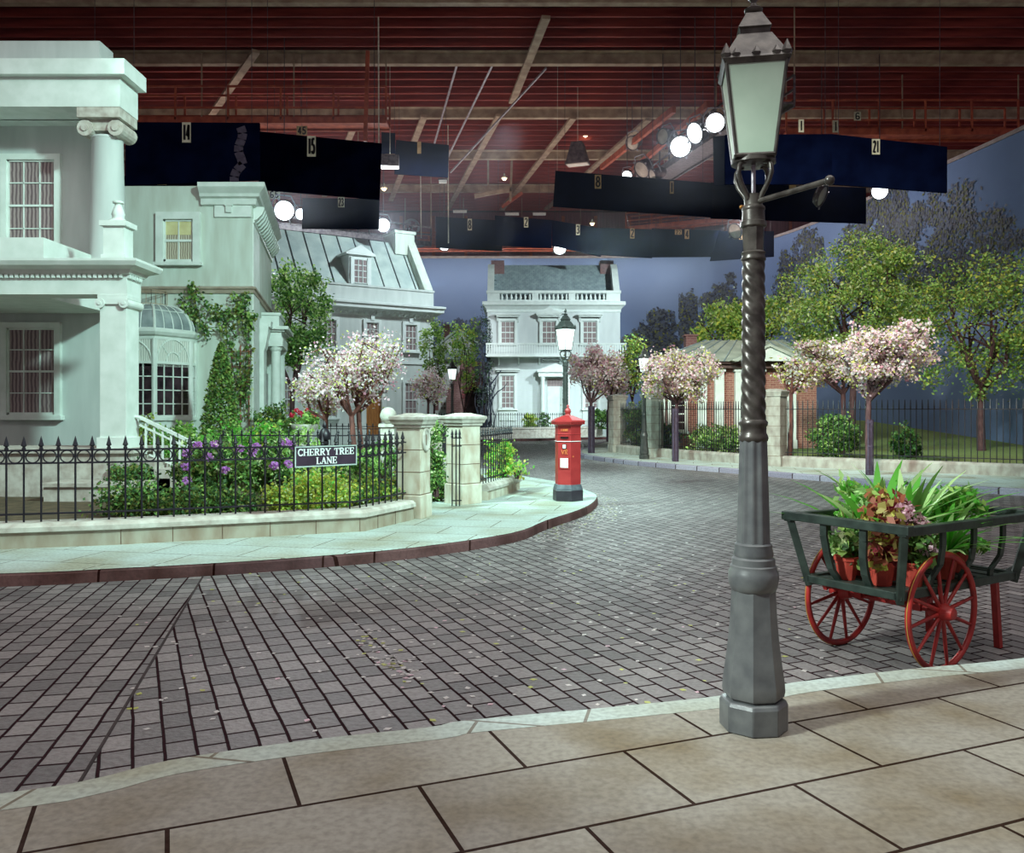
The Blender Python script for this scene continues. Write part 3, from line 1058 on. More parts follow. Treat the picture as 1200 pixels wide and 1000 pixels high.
# iron newel with a bell cap
m_ = MB(); m_.lathe([(.055, 0), (.055, .86), (.075, .88), (.075, .93), (.05, .95)], 12); 
nw = thing('iron_newel', 'stout black iron newel post with a bell-shaped cap behind the street sign', 'post', (*XY(380.5, 15.5), .2))
part('shaft', m_, M['iron'], nw, smooth=40)
m_ = MB(); m_.lathe([(.04, .95), (.10, .955), (.115, .99), (.10, 1.08), (.06, 1.15), (.03, 1.17), (.045, 1.2), (.03, 1.24), (.008, 1.30)], 14)
part('cap', m_, M['iron'], nw, smooth=50)
# stone ball on pedestal near the far door
bl = thing('stone_ball', 'grey stone ball on a squat pedestal left of the front gate pier cap', 'garden ornament', (*XY(455, 21.0), .2))
m_ = MB(); m_.bx(-.17, .17, -.17, .17, 0, 1.08); m_.bx(-.21, .21, -.21, .21, 1.08, 1.16); part('pedestal', m_, M['wall_stone2'], bl)
m_ = MB(); m_.sphere((0, 0, 1.36), .205, 20, 12); part('ball', m_, M['wall_stone2'], bl, smooth=60)


# ================================================================== STREET LAMPS
def street_lamp(label, loc, rz, lit, bar_ang, top_roof=True, near=False):
    t = thing('street_lamp', label, 'street lamp', loc, 0, 'street lamps of the lane')
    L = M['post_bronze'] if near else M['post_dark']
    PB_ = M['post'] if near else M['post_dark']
    nseg = 48 if near else 24
    m_ = MB(); m_.lathe([(.178, 0), (.178, .135), (.168, .155), (.15, .16)], 8, rot=R(29))
    part('base', m_, PB_, t, smooth=20, bevel=.006 if near else 0)
    m_ = MB(); m_.lathe([(.135, .155), (.158, .175), (.163, .20), (.160, .245), (.147, .34), (.132, .46), (.122, .58), (.117, .68), (.115, .73)], 8, rot=R(29))
    part('pedestal', m_, PB_, t, smooth=20)
    m_ = MB(); m_.lathe([(.105, .725), (.118, .735), (.128, .765), (.132, .80), (.130, .83), (.121, .845), (.121, .862), (.112, .868), (.112, .9), (.10, .91), (.105, .925), (.096, .955), (.098, .975), (.088, .985)], nseg)
    part('collar', m_, PB_, t, smooth=50)

    def ribbed(z0, z1, r0, r1, k, twist, amp, rows):
        vs, fs = [], []
        n = 72 if near else 32
        for j in range(rows + 1):
            z = z0 + (z1 - z0) * j / rows
            r = r0 + (r1 - r0) * j / rows
            for i in range(n):
                a = 2 * PI * i / n
                q = r + amp * math.cos(k * a + twist * (z - z0))
                vs.append((q * math.cos(a), q * math.sin(a), z))
        for j in range(rows):
            for i in range(n):
                fs.append((j * n + i, j * n + (i + 1) % n, (j + 1) * n + (i + 1) % n, (j + 1) * n + i))
        return MB().add(vs, fs)
    part('fluted_shaft', ribbed(.975, 1.53, .086, .070, 10, 0, .004, 8), PB_, t, smooth=60)
    m_ = MB(); m_.lathe([(.066, 1.52), (.076, 1.53), (.078, 1.545), (.072, 1.56), (.067, 1.57), (.067, 1.60), (.074, 1.612), (.076, 1.625), (.066, 1.64)], nseg)
    part('ring', m_, L, t, smooth=50)
    part('twisted_shaft', ribbed(1.63, 2.49, .0625, .057, 5, 92.0, .0032, 150 if near else 60), L, t, smooth=60)
    m_ = MB(); m_.lathe([(.055, 2.485), (.064, 2.49), (.066, 2.50), (.060, 2.51), (.06, 2.52), (.065, 2.53), (.055, 2.54)], nseg)
    part('ring', m_, L, t, smooth=50)
    m_ = MB(); m_.lathe([(.054, 2.53), (.060, 2.70)], 8); m_.lathe([(.06, 2.665), (.068, 2.672), (.068, 2.695), (.06, 2.70), (.058, 2.76)], nseg)
    part('neck', m_, L, t, smooth=30)
    m_ = MB(); m_.lathe([(.058, 2.755), (.062, 2.762), (.06, 2.775), (.048, 2.785), (.048, 2.83), (.052, 2.84), (.03, 2.845)], nseg)
    part('socket', m_, L, t, smooth=50)
    m_ = MB(); m_.tube([(0, 0, 2.84), (0, 0, 3.03)], .012, 8); part('gas_pipe', m_, M['pipe'], t, smooth=60)
    for k in range(4):
        a = rz + PI / 4 + k * PI / 2
        pts = [(.045, 2.815), (.062, 2.845), (.10, 2.895), (.118, 2.94), (.114, 2.98), (.095, 3.0), (.07, 3.005)]
        m_ = MB(); m_.tube([(math.cos(a) * r_, math.sin(a) * r_, z) for r_, z in pts], .0125, 8)
        part('cradle_arm', m_, L, t, smooth=60)
    # ladder bar
    d = Vector((math.cos(bar_ang), math.sin(bar_ang), 0))
    m_ = MB(); m_.tube([d * .04 + Vector((0, 0, 2.80)), d * .49 + Vector((0, 0, 2.80))], .0145, 10); m_.sphere(tuple(d * .505 + Vector((0, 0, 2.80))), .025, 10, 8)
    lb = part('ladder_bar', m_, L, t, smooth=60)
    m_ = MB(); m_.tube([-d * .05 + Vector((0, 0, 2.795)), -d * .085 + Vector((0, 0, 2.795))], .007, 8); m_.sphere(tuple(-d * .09 + Vector((0, 0, 2.795))), .012, 8, 6)
    part('stop_cock', m_, M['brass'], t, smooth=60, label='small brass tap')
    # lantern
    b0, b1, z0, z1 = .098, .152, 3.03, 3.50
    cs = [(math.cos(rz + PI / 4 + k * PI / 2), math.sin(rz + PI / 4 + k * PI / 2)) for k in range(4)]
    q2 = math.sqrt(2)
    m_ = MB()
    vs = [(c[0] * b0 * q2, c[1] * b0 * q2, z0) for c in cs] + [(c[0] * b1 * q2, c[1] * b1 * q2, z1) for c in cs]
    m_.add(vs, [(3, 2, 1, 0), (4, 5, 6, 7)] + [(k, (k + 1) % 4, 4 + (k + 1) % 4, 4 + k) for k in range(4)])
    part('lantern_glass', m_, M['lit'] if lit else M['milk'], t, label='glowing white glass' if lit else 'milky unlit glass')
    m_ = MB()
    for k in range(4):
        a = Vector(vs[k]); b = Vector(vs[4 + k]); c = Vector(vs[(k + 1) % 4]); e_ = Vector(vs[4 + (k + 1) % 4])
        m_.tube([a, b], .0095, 6)
        m_.tube([a, c], .011, 6)
        m_.tube([b, e_], .012, 6)
    m_.lathe([(.10, 3.0), (.115, 3.005), (.115, 3.03), (.105, 3.035)], 24)
    part('lantern_frame', m_, L, t, smooth=50)
    m_ = MB()
    prof = [(b1 + .012, z1), (b1 + .022, z1 + .015), (b1 + .01, z1 + .03), (.085, z1 + .17), (.075, z1 + .175), (.075, z1 + .2), (.085, z1 + .21), (.04, z1 + .30), (.02, z1 + .31)]
    vs = []
    for r_, z in prof:
        vs += [(c[0] * r_ * q2, c[1] * r_ * q2, z) for c in cs]
    fs = [(3, 2, 1, 0)]
    for j in range(len(prof) - 1):
        fs += [(j * 4 + k, j * 4 + (k + 1) % 4, j * 4 + 4 + (k + 1) % 4, j * 4 + 4 + k) for k in range(4)]
    m_.add(vs, fs)
    part('lantern_roof', m_, L, t)
    m_ = MB()
    for k in range(4):
        a = Vector((cs[k][0] * b1 * q2, cs[k][1] * b1 * q2, z1 + .02)); b = Vector((cs[(k + 1) % 4][0] * b1 * q2, cs[(k + 1) % 4][1] * b1 * q2, z1 + .02))
        m_.bar(a, b, .02, .02)
        for i in range(3):
            q = a.lerp(b, (i + .5) / 3)
            m_.lathe([(.018, q.z), (.026, q.z + .02), (.01, q.z + .045), (.002, q.z + .055)], 6, (q.x, q.y))
        m_.lathe([(.02, a.z), (.03, a.z + .02), (.012, a.z + .06), (.002, a.z + .08)], 6, (a.x, a.y))
    part('cresting', m_, L, t, smooth=40)
    m_ = MB(); m_.lathe([(.02, z1 + .30), (.045, z1 + .315), (.05, z1 + .33), (.018, z1 + .35), (.014, z1 + .37), (.03, z1 + .39), (.034, z1 + .405), (.02, z1 + .43), (.004, z1 + .455)], 12)
    part('finial', m_, L, t, smooth=50)
    return t


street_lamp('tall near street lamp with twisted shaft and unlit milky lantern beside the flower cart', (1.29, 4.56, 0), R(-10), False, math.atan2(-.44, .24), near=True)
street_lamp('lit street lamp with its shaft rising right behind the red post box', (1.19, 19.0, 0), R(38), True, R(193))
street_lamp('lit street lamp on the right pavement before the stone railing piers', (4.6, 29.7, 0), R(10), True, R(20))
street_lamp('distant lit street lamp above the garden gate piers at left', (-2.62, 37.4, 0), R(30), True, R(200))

# ================================================================== PILLAR BOX
pb_x, pb_y = XY(665.5, 16.05)
pb = thing('post_box', 'red hexagonal pillar post box with black foot on the pavement corner', 'post box', (pb_x, pb_y, 0))
ROT = R(-141)
hexa = lambda r, n=6: [(r * math.cos(ROT + 2 * PI * k / n), r * math.sin(ROT + 2 * PI * k / n)) for k in range(n)]
m_ = MB(); m_.lathe([(.298, 0), (.298, .195), (.29, .205)], 6, rot=ROT); part('foot', m_, M['box_black'], pb, bevel=.006, label='black painted foot')
m_ = MB(); m_.lathe([(.29, .203), (.288, .23), (.262, .30), (.255, .305)], 6, rot=ROT); part('plinth', m_, M['box_grey'], pb, label='worn grey sloping plinth')
m_ = MB(); m_.lathe([(.249, .30), (.249, 1.105)], 6, rot=ROT); part('body', m_, M['red'], pb)
m_ = MB(); m_.lathe([(.249, 1.10), (.262, 1.105), (.262, 1.12), (.253, 1.125), (.253, 1.235), (.262, 1.24), (.262, 1.252), (.252, 1.258), (.252, 1.40)], 6, rot=ROT); part('collection_band', m_, M['red'], pb)
m_ = MB(); m_.lathe([(.2635, 1.107), (.2635, 1.118)], 6, rot=ROT); part('white_line', m_, M['paper'], pb, label='thin white line round the box')
m_ = MB(); m_.lathe([(.252, 1.395), (.27, 1.41), (.30, 1.44), (.335, 1.465), (.335, 1.495), (.32, 1.505), (.24, 1.54), (.10, 1.59), (.055, 1.60)], 6, rot=ROT)
cap_o = part('cap', m_, M['red'], pb)
m_ = MB()
for k in range(6):
    a = Vector((*hexa(.318)[k], 0)); b = Vector((*hexa(.318)[(k + 1) % 6], 0))
    for i in range(9):
        q = a.lerp(b, (i + .5) / 9)
        m_.box((q.x, q.y, 1.443), (.018, .03, .03), math.atan2(b.y - a.y, b.x - a.x))
part('dentil', m_, M['red'], cap_o)
m_ = MB(); m_.lathe([(.06, 1.595), (.045, 1.62), (.05, 1.635), (.062, 1.66), (.055, 1.70), (.03, 1.73), (.018, 1.745), (.03, 1.76), (.018, 1.785), (.003, 1.80)], 14); part('finial', m_, M['red'], pb, smooth=50)
# the face towards the camera: normal direction half way between two corners
fa = ROT + PI / 3 * 0 + PI / 6
ap = .249 * math.cos(PI / 6)
def onface(name, mb, mt, y_off=0.0, label=None):
    """local x along the face, -y outward, z up"""
    o = part(name, mb, mt, pb, ((ap) * math.cos(fa), (ap) * math.sin(fa), 0), fa + PI / 2, label=label)
    return o
m_ = MB(); m_.bx(-.072, .072, -.02, .0, 1.165, 1.20); onface('posting_slot', m_, M['dark_shade'], label='posting slot with its shade as dark colour')
m_ = MB(); m_.bx(-.085, .085, -.03, 0, 1.20, 1.213); onface('slot_hood', m_, M['red'])
m_ = MB(); m_.bx(-.028, .028, -.014, 0, .985, 1.05); onface('tablet', m_, M['paper'], label='small white number tablet')
m_ = MB(); m_.bx(-.036, .036, -.009, 0, .972, 1.06); onface('tablet_frame', m_, M['box_black'])
m_ = MB(); m_.bx(-.098, .098, -.014, 0, .605, .82); onface('notice_frame', m_, M['red'], label='raised red frame of the collection notice')
m_ = MB(); m_.bx(-.074, .074, -.018, 0, .625, .80); onface('notice', m_, M['paper'], label='white collection notice')
m_ = MB(); write(m_, 'V', -.03, .87, .09, .07, -.0, .012, .16, .12); write(m_, 'R', .035, .87, .09, .06, -.0, .012, .16, .12, .1); onface('cypher', m_, M['red_gilt'], label='raised cypher in faded gilt')
m_ = MB()
for x in (-.06, -.035, -.01, .015, .04, .062):
    m_.bx(x - .008, x + .008, -.016, 0, 1.30, 1.345)
onface('raised_lettering', m_, M['red_gilt'], label='worn gilt raised lettering on the upper band')
fb = fa + PI / 3
m_ = MB(); m_.lathe([(.016, 0), (.016, .012)], 10); o = part('keyhole', m_, M['red_gilt'], pb, (ap * math.cos(fb) - .07 * -math.sin(fb), ap * math.sin(fb) - .07 * math.cos(fb), .83)); o.rotation_euler = (0, PI / 2, fb)


# ================================================================== HOUSES
def sash(root, xc, z0, z1, wd, cols, rows, frame, pane, y=0.0, casing=.12, depth=.10, bar=.022, mid=True, sill=True, curtain=None, name='window', mscale=1.0, label=None):
    """sash window on the plane y: casing and glazing bars are the window, the pane behind them a sub-part"""
    m_ = MB()
    a, b = xc - wd / 2, xc + wd / 2
    m_.bx(a - casing, a, y - depth, y + .03, z0 - .02, z1 + casing)
    m_.bx(b, b + casing, y - depth, y + .03, z0 - .02, z1 + casing)
    m_.bx(a, b, y - depth, y + .03, z1, z1 + casing)
    if sill:
        m_.bx(a - casing - .05, b + casing + .05, y - depth - .06, y + .03, z0 - .11, z0 - .02)
        m_.bx(a, b, y - depth, y + .03, z0 - .02, z0)
    fw = bar * 1.6
    m_.bx(a, a + fw, y - .05, y, z0, z1); m_.bx(b - fw, b, y - .05, y, z0, z1)
    m_.bx(a, b, y - .05, y, z1 - fw, z1); m_.bx(a, b, y - .05, y, z0, z0 + fw * 1.3)
    for i in range(1, cols):
        x = a + wd * i / cols
        m_.bx(x - bar / 2, x + bar / 2, y - .042, y, z0, z1)
    for j in range(1, rows):
        z = z0 + (z1 - z0) * j / rows
        h_ = bar * (1.9 if (mid and j == rows // 2) else 1.0)
        m_.bx(a, b, y - (.055 if h_ > bar else .042), y, z - h_ / 2, z + h_ / 2)
    w_ = part(name, m_, frame, root, label=label)
    p_ = part('pane', MB().bx(a, b, y - .018, y - .008, z0, z1), pane, w_)
    return w_


# ------------------------------------------------------------------ villa on the left
H1 = (-7.3, 24.0)
hv = thing('villa', 'large cream villa at left with glazed domed bay and side porch', 'house', (H1[0], H1[1], 0))
corner = [(-9, 0), (0, 0), (-1.3, 6.5), (-9, 6.5)]
part('wall', MB().prism(corner, 0, 8.0), M['plaster'], hv)
m_ = MB(); m_.sweep([(-9, 0), (0, 0), (-1.3, 6.5)], [(0, 4.98), (.05, 4.98), (.06, 5.07), (.10, 5.10), (.10, 5.15), (0, 5.18)])
part('string_course', m_, mat('string_course', (168, 158, 142), (146, 130, 116), 0.8, 3.0), hv, label='weathered string course')
cp = [(0.0, 7.42), (.10, 7.46), (.12, 7.62), (.20, 7.66), (.22, 7.74), (.33, 7.86), (.36, 7.9), (.36, 8.02), (0, 8.06)]
m_ = MB(); m_.sweep([(-1.42, 0), (0, 0), (-1.34, 6.6)], cp); part('cornice', m_, M['white'], hv)
m_ = MB(); m_.sweep([(-1.05, 0), (-.02, 0)], [(0, 7.12), (.06, 7.12), (.06, 7.44), (0, 7.44)]); m_.bx(-.72, -.56, -.12, 0, 7.24, 7.46); m_.bx(-.75, -.53, -.14, 0, 7.42, 7.46)
part('frieze_block', m_, M['white'], hv)
m_ = MB(); m_.sweep([(-.0, 0.02), (-1.3, 6.5)], [(0, 6.96), (.05, 6.98), (.05, 7.06), (0, 7.08)]); part('frieze_moulding', m_, M['white'], hv)
dm = Vector((-1.3, 6.5)).normalized()
src = None
for i in range(15):
    q = dm * (.3 + i * .425)
    an_ = math.atan2(dm.y, dm.x)
    if src is None:
        m_ = MB(); m_.prism_x([(.02, 7.08), (-.09, 7.10), (-.24, 7.26), (-.30, 7.40), (-.30, 7.47), (.02, 7.47)], -.10, .10)
        src = part('bracket', m_, M['white'], hv, (q.x, q.y, 0), an_)
    else:
        dup(src, hv, (q.x, q.y, 0), an_)
m_ = MB(); m_.sweep([(-.02, .0), (-.35, 1.7)], [(0, 0), (.05, 0), (.05, 6.95), (0, 6.95)]); part('corner_strip', m_, M['white'], hv)
uw = sash(hv, -2.06, 5.86, 7.05, .84, 2, 2, M['white'], M['curtain_lace'], 0, casing=.20, depth=.12, bar=.035)
part('blind', MB().bx(-2.46, -1.66, -.024, -.019, 6.62, 7.03), M['blind'], uw)

# glazed bay with its dome
BX = [(-1.6, 0), (-1.6, -.40), (-2.17, -1.4), (-3.63, -1.4), (-4.2, -.4), (-4.2, 0)]
BX = BX[::-1]      # left to right so that outward is the right-hand side
m_ = MB(); m_.sweep(BX, [(-.12, 0), (0, 0), (0, .30), (-.03, .34), (-.03, 1.38), (.06, 1.42), (.06, 1.5), (-.12, 1.52)])
bay = part('bay_window', m_, M['white'], hv)
m_ = MB(); m_.sweep(BX, [(-.1, 3.58), (.02, 3.58), (.03, 3.66), (.10, 3.70), (.15, 3.78), (.15, 3.84), (-.1, 3.88)]); part('bay_cornice', m_, M['white'], bay)
for x, y in BX[1:-1]:
    part('bay_post', MB().lathe([(.075, 1.5), (.075, 3.6)], 8, (x, y)), M['white'], bay)
for x in (-1.6, -4.2):
    part('bay_post', MB().bx(x - .06, x + .06, -.1, 0, 1.5, 3.6), M['white'], bay)
for fi, (a, b) in enumerate(zip(BX[:-1], BX[1:])):
    a = Vector(a); b = Vector(b); L = (b - a).length; an_ = math.atan2(b.y - a.y, b.x - a.x)
    mid = (a + b) / 2
    cols = max(2, round(L / .27))
    m_ = MB()
    for i in range(1, cols):
        x = -L / 2 + L * i / cols
        m_.bx(x - .014, x + .014, -.03, .0, 1.5, 2.95)
    for j in range(1, 4):
        z = 1.5 + 1.46 * j / 4
        m_.bx(-L / 2, L / 2, -.03, 0, z - .014, z + .014)
    m_.bx(-L / 2, L / 2, -.045, 0, 2.93, 3.0)
    m_.bx(-L / 2, L / 2, -.04, 0, 1.5, 1.56)
    if L > .6:
        rr = L / 2 - .07
        for q in (rr, rr * .42):
            pts = [(math.cos(t_) * q, -.02, 3.0 + math.sin(t_) * q * .60 / rr * (1 if q == rr else 1)) for t_ in np.linspace(0, PI, 15)]
            m_.tube(pts, .02, 5)
        for t_ in (PI / 4, PI / 2, 3 * PI / 4):
            m_.tube([(math.cos(t_) * rr * .42, -.02, 3.0 + math.sin(t_) * .42 * .6), (math.cos(t_) * rr, -.02, 3.0 + math.sin(t_) * .6)], .014, 4)
    part('bay_glazing_bar', m_, M['white'], bay, (mid.x, mid.y, 0), an_)
    part('bay_pane', MB().bx(-L / 2, L / 2, -.006, .004, 1.5, 2.95), M['glass_dark'], bay, (mid.x, mid.y, 0), an_, label='dark panes')
    part('bay_curtain', MB().bx(-L / 2, L / 2, -.006, .004, 2.86, 3.6), M['curtain_white'], bay, (mid.x, mid.y, 0), an_, label='swagged white curtain behind the arched heads')
c0 = Vector((-2.9, -.0))
rings = []
for t_ in np.linspace(0, 1, 9):
    s = 1.03 * (1 - .62 * t_ ** 1.9)
    rings.append([(c0.x + (x - c0.x) * s, c0.y + (y - c0.y) * s, 3.86 + .74 * math.sin(t_ * PI / 2)) for x, y in BX])
m_ = MB()
nn = len(BX)
vs = [p for r_ in rings for p in r_]
fs = [(j * nn + k, j * nn + k + 1, (j + 1) * nn + k + 1, (j + 1) * nn + k) for j in range(8) for k in range(nn - 1)]
fs.append(tuple(range(8 * nn, 9 * nn)))
m_.add(vs, fs); part('dome_glass', m_, M['glass_dome'], bay, smooth=25)
m_ = MB()
for k in range(nn):
    m_.tube([rings[j][k] for j in range(9)], .035 if 0 < k < nn - 1 else .03, 5)
for k in range(nn - 1):
    nsub = 4 if (Vector(BX[k]) - Vector(BX[k + 1])).length > .8 else 2
    for i in range(1, nsub):
        m_.tube([Vector(rings[j][k]).lerp(Vector(rings[j][k + 1]), i / nsub) for j in range(9)], .014, 4)
for j in (0, 4, 8):
    m_.tube(rings[j], .03 if j != 4 else .014, 4)
part('dome_rib', m_, M['white'], bay)
m_ = MB()
tp = [Vector(p) for p in rings[8]]
for k in range(nn - 1):
    n_ = max(2, int((tp[k + 1] - tp[k]).length / .13))
    for i in range(n_ + 1):
        q = tp[k].lerp(tp[k + 1], i / n_)
        m_.bar(q, q + Vector((0, 0, .42)), .012, .012)
    for dz in (.04, .36, .42):
        m_.bar(tp[k] + Vector((0, 0, dz)), tp[k + 1] + Vector((0, 0, dz)), .018, .018)
part('roof_railing', m_, M['steel_cream'], bay, label='thin railing on top of the dome')

# side porch
pt = part('porch', MB().bx(-.2, .62, -.1, 2.4, 3.70, 3.98).bx(-.2, .58, -.06, 2.36, 3.98, 4.16).bx(-.2, .50, .02, 2.3, 4.32, 4.72), M['white'], hv, (-.52, 2.75, 0), math.atan2(6.5, -1.3) - PI / 2)
part('porch_cornice', MB().bx(-.2, .68, -.16, 2.46, 4.16, 4.22).bx(-.2, .80, -.28, 2.58, 4.22, 4.32).bx(-.2, .55, -.03, 2.35, 4.68, 4.76), M['white'], pt)
for y in (.12, 2.18):
    part('porch_column', MB().lathe([(.19, .0), (.19, .3), (.165, .34), (.16, 1.4), (.14, 3.55), (.17, 3.58), (.19, 3.64), (.19, 3.7)], 20, (.40, y)), M['white'], pt, smooth=40)
    part('porch_pilaster', MB().bx(-.1, .1, y - .14, y + .14, 0, 3.7), M['white'], pt)
part('porch_step', MB().bx(0, .9, -.1, 2.4, 0, .35), M['wall_stone2'], pt)
part('porch_door', MB().bx(-.05, .03, .55, 1.75, .35, 2.9), M['door_far'], pt)
# quoins / scrolled bracket before the porch
m_ = MB(); m_.sweep([(-.34, 1.72), (-.50, 2.52)], [(0, 0), (.16, 0), (.16, 3.5), (.2, 3.6), (.26, 3.95), (.3, 4.3), (0, 4.35)]); part('side_pilaster', m_, M['white'], hv)
m_ = MB(); m_.sweep([(-.36, 1.82), (-.47, 2.40)], [(0, 4.2), (.34, 4.22), (.36, 4.4), (0, 4.5)]); part('pilaster_cap', m_, M['white'], hv)
# faint window head behind the climbing plant
m_ = MB(); m_.bx(-1.55, -.55, -.10, 0, 4.02, 4.16); m_.bx(-1.5, -.6, -.06, 0, 3.92, 4.02); part('lintel', m_, M['white'], hv)

# ------------------------------------------------------------------ portico of the nearest house
pc = thing('portico', 'white square-piered portico with urn-topped pedestals and steps at far left', 'portico', (-6.69, 14.8, 0))
part('floor_slab', MB().bx(-5, .12, -.1, 1.3, 0.15, .95).bx(-5, .2, -.16, 1.3, .95, 1.03), M['wall_stone2'], pc)
for x in (-.46, -3.9):
    pr = part('pier', MB().bx(x, x + .46, 0, .5, 1.03, 3.6).bx(x - .04, x + .50, -.04, .54, 1.03, 1.22).bx(x - .03, x + .49, -.03, .53, 3.62, 3.70), M['white'], pc, bevel=.006)
    m_ = MB()
    for sx in (x + .02, x + .44):
        m_.prism_y([(sx + .085 * math.cos(k * PI / 8), 3.545 + .085 * math.sin(k * PI / 8)) for k in range(16)], -.06, .56)
        m_.prism_y([(sx + .035 * math.cos(k * PI / 6), 3.545 + .035 * math.sin(k * PI / 6)) for k in range(12)], -.075, .575)
    m_.bx(x, x + .46, -.04, .54, 3.53, 3.63)
    part('scroll_capital', m_, M['white'], pr)
part('entablature', MB().bx(-5, .02, -.02, .54, 3.70, 4.06).bx(-5, -1.6, .54, 2.9, 3.70, 4.06), M['white'], pc)
m_ = MB(); m_.sweep([(-5, -.02), (.02, -.02), (.02, .54), (-1.5, .54)], [(0, 4.04), (.06, 4.05), (.1, 4.12), (.24, 4.17), (.28, 4.24), (.28, 4.28), (0, 4.31)]); part('cornice', m_, M['white'], pc)
m_ = MB(); m_.bx(-5, .03, -.03, .5, 4.03, 4.046)
for i in range(40):
    m_.bx(-3.6 + i * .09, -3.55 + i * .09, -.075, -.02, 3.98, 4.045)
for i in range(6):
    m_.bx(.02, .075, -.02 + i * .09, .03 + i * .09, 3.98, 4.045)
part('dentil', m_, M['white'], pc)
for x in (-.42, -3.9):
    pd = part('pedestal', MB().bx(x, x + .36, .04, .40, 4.3, 4.9).bx(x - .03, x + .39, .01, .43, 4.3, 4.4).bx(x - .05, x + .41, -.01, .45, 4.9, 4.99), M['white'], pc)
    part('urn_finial', MB().lathe([(.17, 4.99), (.15, 5.03), (.10, 5.06), (.10, 5.10), (.115, 5.14), (.085, 5.22), (.06, 5.28), (.055, 5.31), (.095, 5.33), (.095, 5.36), (.05, 5.38)], 20, (x + .18, .22)), M['white'], pd, smooth=50)
part('attic', MB().bx(-5, -1.6, .3, 2.9, 4.3, 4.75), M['white'], pc)
st = MB()
for k, (xr, z) in enumerate(((.50, .83), (.78, .67), (1.02, .51), (1.22, .35))):
    st.bx(.12, xr, -.05, .62, .12, z)
part('steps', st, M['wall_stone2'], pc)
m_ = MB()
a, b = Vector((.10, .35, 1.56)), Vector((1.30, .35, .98))
m_.bar(a, b, .07, .055); m_.tube([a + Vector((-.28, 0, -.08)), a + Vector((-.14, 0, 0.02)), a], .03, 8)
m_.bar(a + Vector((-.02, 0, -.13)), b + Vector((0, 0, -.13)), .035, .03)
m_.bar(a + Vector((.15, 0, -.66)), b + Vector((0, 0, -.52)), .035, .03)
hr = part('handrail', m_, M['white'], pc)
for i in range(8):
    q = a.lerp(b, (i + .6) / 8)
    part('baluster', MB().bar(q + Vector((0, 0, -.6)), q + Vector((0, 0, -.05)), .03, .03), M['white'], hr)

nf = thing('town_house', 'pale grey-green house front with a tall scroll-capped column at the far left edge', 'house', (-8.6, 17.8, 0))
part('wall', MB().bx(-8, 0, 0, .6, 0, 9.4), M['plaster_cool'], nf)
part('cornice', MB().bx(-8, .95, -1.15, -.35, 7.62, 8.2).bx(-8, 1.1, -1.3, -.3, 8.2, 8.5).bx(-8, .02, -.4, .62, 7.62, 8.4), M['white'], nf)
for xx in (.52, -2.6):
    tc_ = part('column', MB().lathe([(.38, 4.31), (.38, 4.45), (.33, 4.5), (.325, 5.4), (.29, 7.05), (.31, 7.08), (.30, 7.12)], 28, (xx, -.75)), M['plaster_cool'], nf, smooth=45)
    m_ = MB()
    for sx in (xx - .30, xx + .30):
        m_.prism_y([(sx + .16 * math.cos(k * PI / 8), 7.24 + .16 * math.sin(k * PI / 8)) for k in range(16)], -1.06, -.44)
        m_.prism_y([(sx + .07 * math.cos(k * PI / 6), 7.24 + .07 * math.sin(k * PI / 6)) for k in range(12)], -1.09, -.41)
    m_.bx(xx - .3, xx + .3, -1.0, -.5, 7.2, 7.42); m_.bx(xx - .42, xx + .42, -1.14, -.36, 7.42, 7.64)
    part('scroll_capital', m_, M['wall_stone2'], tc_)
for xx in (-1.4, -4.2):
    sash(nf, xx, 5.0, 6.9, 1.0, 3, 4, M['white'], M['curtain'], 0)
    sash(nf, xx, 1.6, 3.4, 1.0, 3, 4, M['white'], M['curtain'], 0)

# ------------------------------------------------------------------ mansard house in the middle distance
ang2 = math.atan2(.557, .83)
hm = thing('mansard_house', 'pale two-storey house with blue-grey seamed metal roof and one dormer', 'house', (-4.18, 45.4, 0), ang2)
part('wall', MB().bx(-10.5, 0, 0, 7, 0, 6.9), M['plaster_cool'], hm)
m_ = MB(); m_.sweep([(-10.5, 0), (0, 0), (0, 7)], [(0, 6.50), (.04, 6.52), (.06, 6.62), (.30, 6.78), (.42, 6.84), (.42, 6.98), (.5, 7.05), (.5, 7.16), (0, 7.24)]); part('cornice', m_, M['white_far'], hm)
src = None
for i in range(34):
    x = -.2 - i * .31
    if src is None:
        src = part('bracket', MB().prism_x([(0, 6.54), (-.10, 6.56), (-.24, 6.68), (-.26, 6.80), (0, 6.80)], -.07, .07), M['white_far'], hm, (x, 0, 0))
    else:
        dup(src, hm, (x, 0, 0))
part('parapet', MB().bx(-10.5, -.0, -.02, .3, 7.1, 8.0).bx(-10.5, .04, -.06, .34, 7.94, 8.04).bx(-.3, 0, .3, 7, 7.1, 8.0), M['plaster_cool'], hm)
# roof slope: starts behind the parapet, rises back
ry0, rz0, ry1, rz1 = .35, 7.75, 2.6, 10.9
rf = part('roof', MB().prism_x([(ry0, rz0), (ry1, rz1), (ry1 + 4, rz1 + .1), (ry1 + 4, rz0)], -10.2, -.45), M['seam_roof'], hm)
for i in range(11):
    x = -.72 - i * .92
    part('seam', MB().bar((x, ry0 - .02, rz0), (x, ry1 - .02, rz1), .045, .05), M['seam_line'], rf)
part('raking_parapet', MB().prism_x([(.05, 8.0), (.05, 8.1), (2.15, 11.0), (3.4, 11.0), (3.4, 7.9)], -.5, 0), M['plaster'], hm)
part('raking_parapet', MB().prism_x([(.05, 8.0), (.05, 8.1), (2.15, 10.6), (3.4, 10.6), (3.4, 7.9)], -10.5, -10.0), M['plaster'], hm)
part('chimney', MB().bx(-1.25, -.1, 2.0, 3.4, 10.2, 11.35).bx(-1.32, -.03, 1.94, 3.46, 11.35, 11.5), M['plaster'], hm)
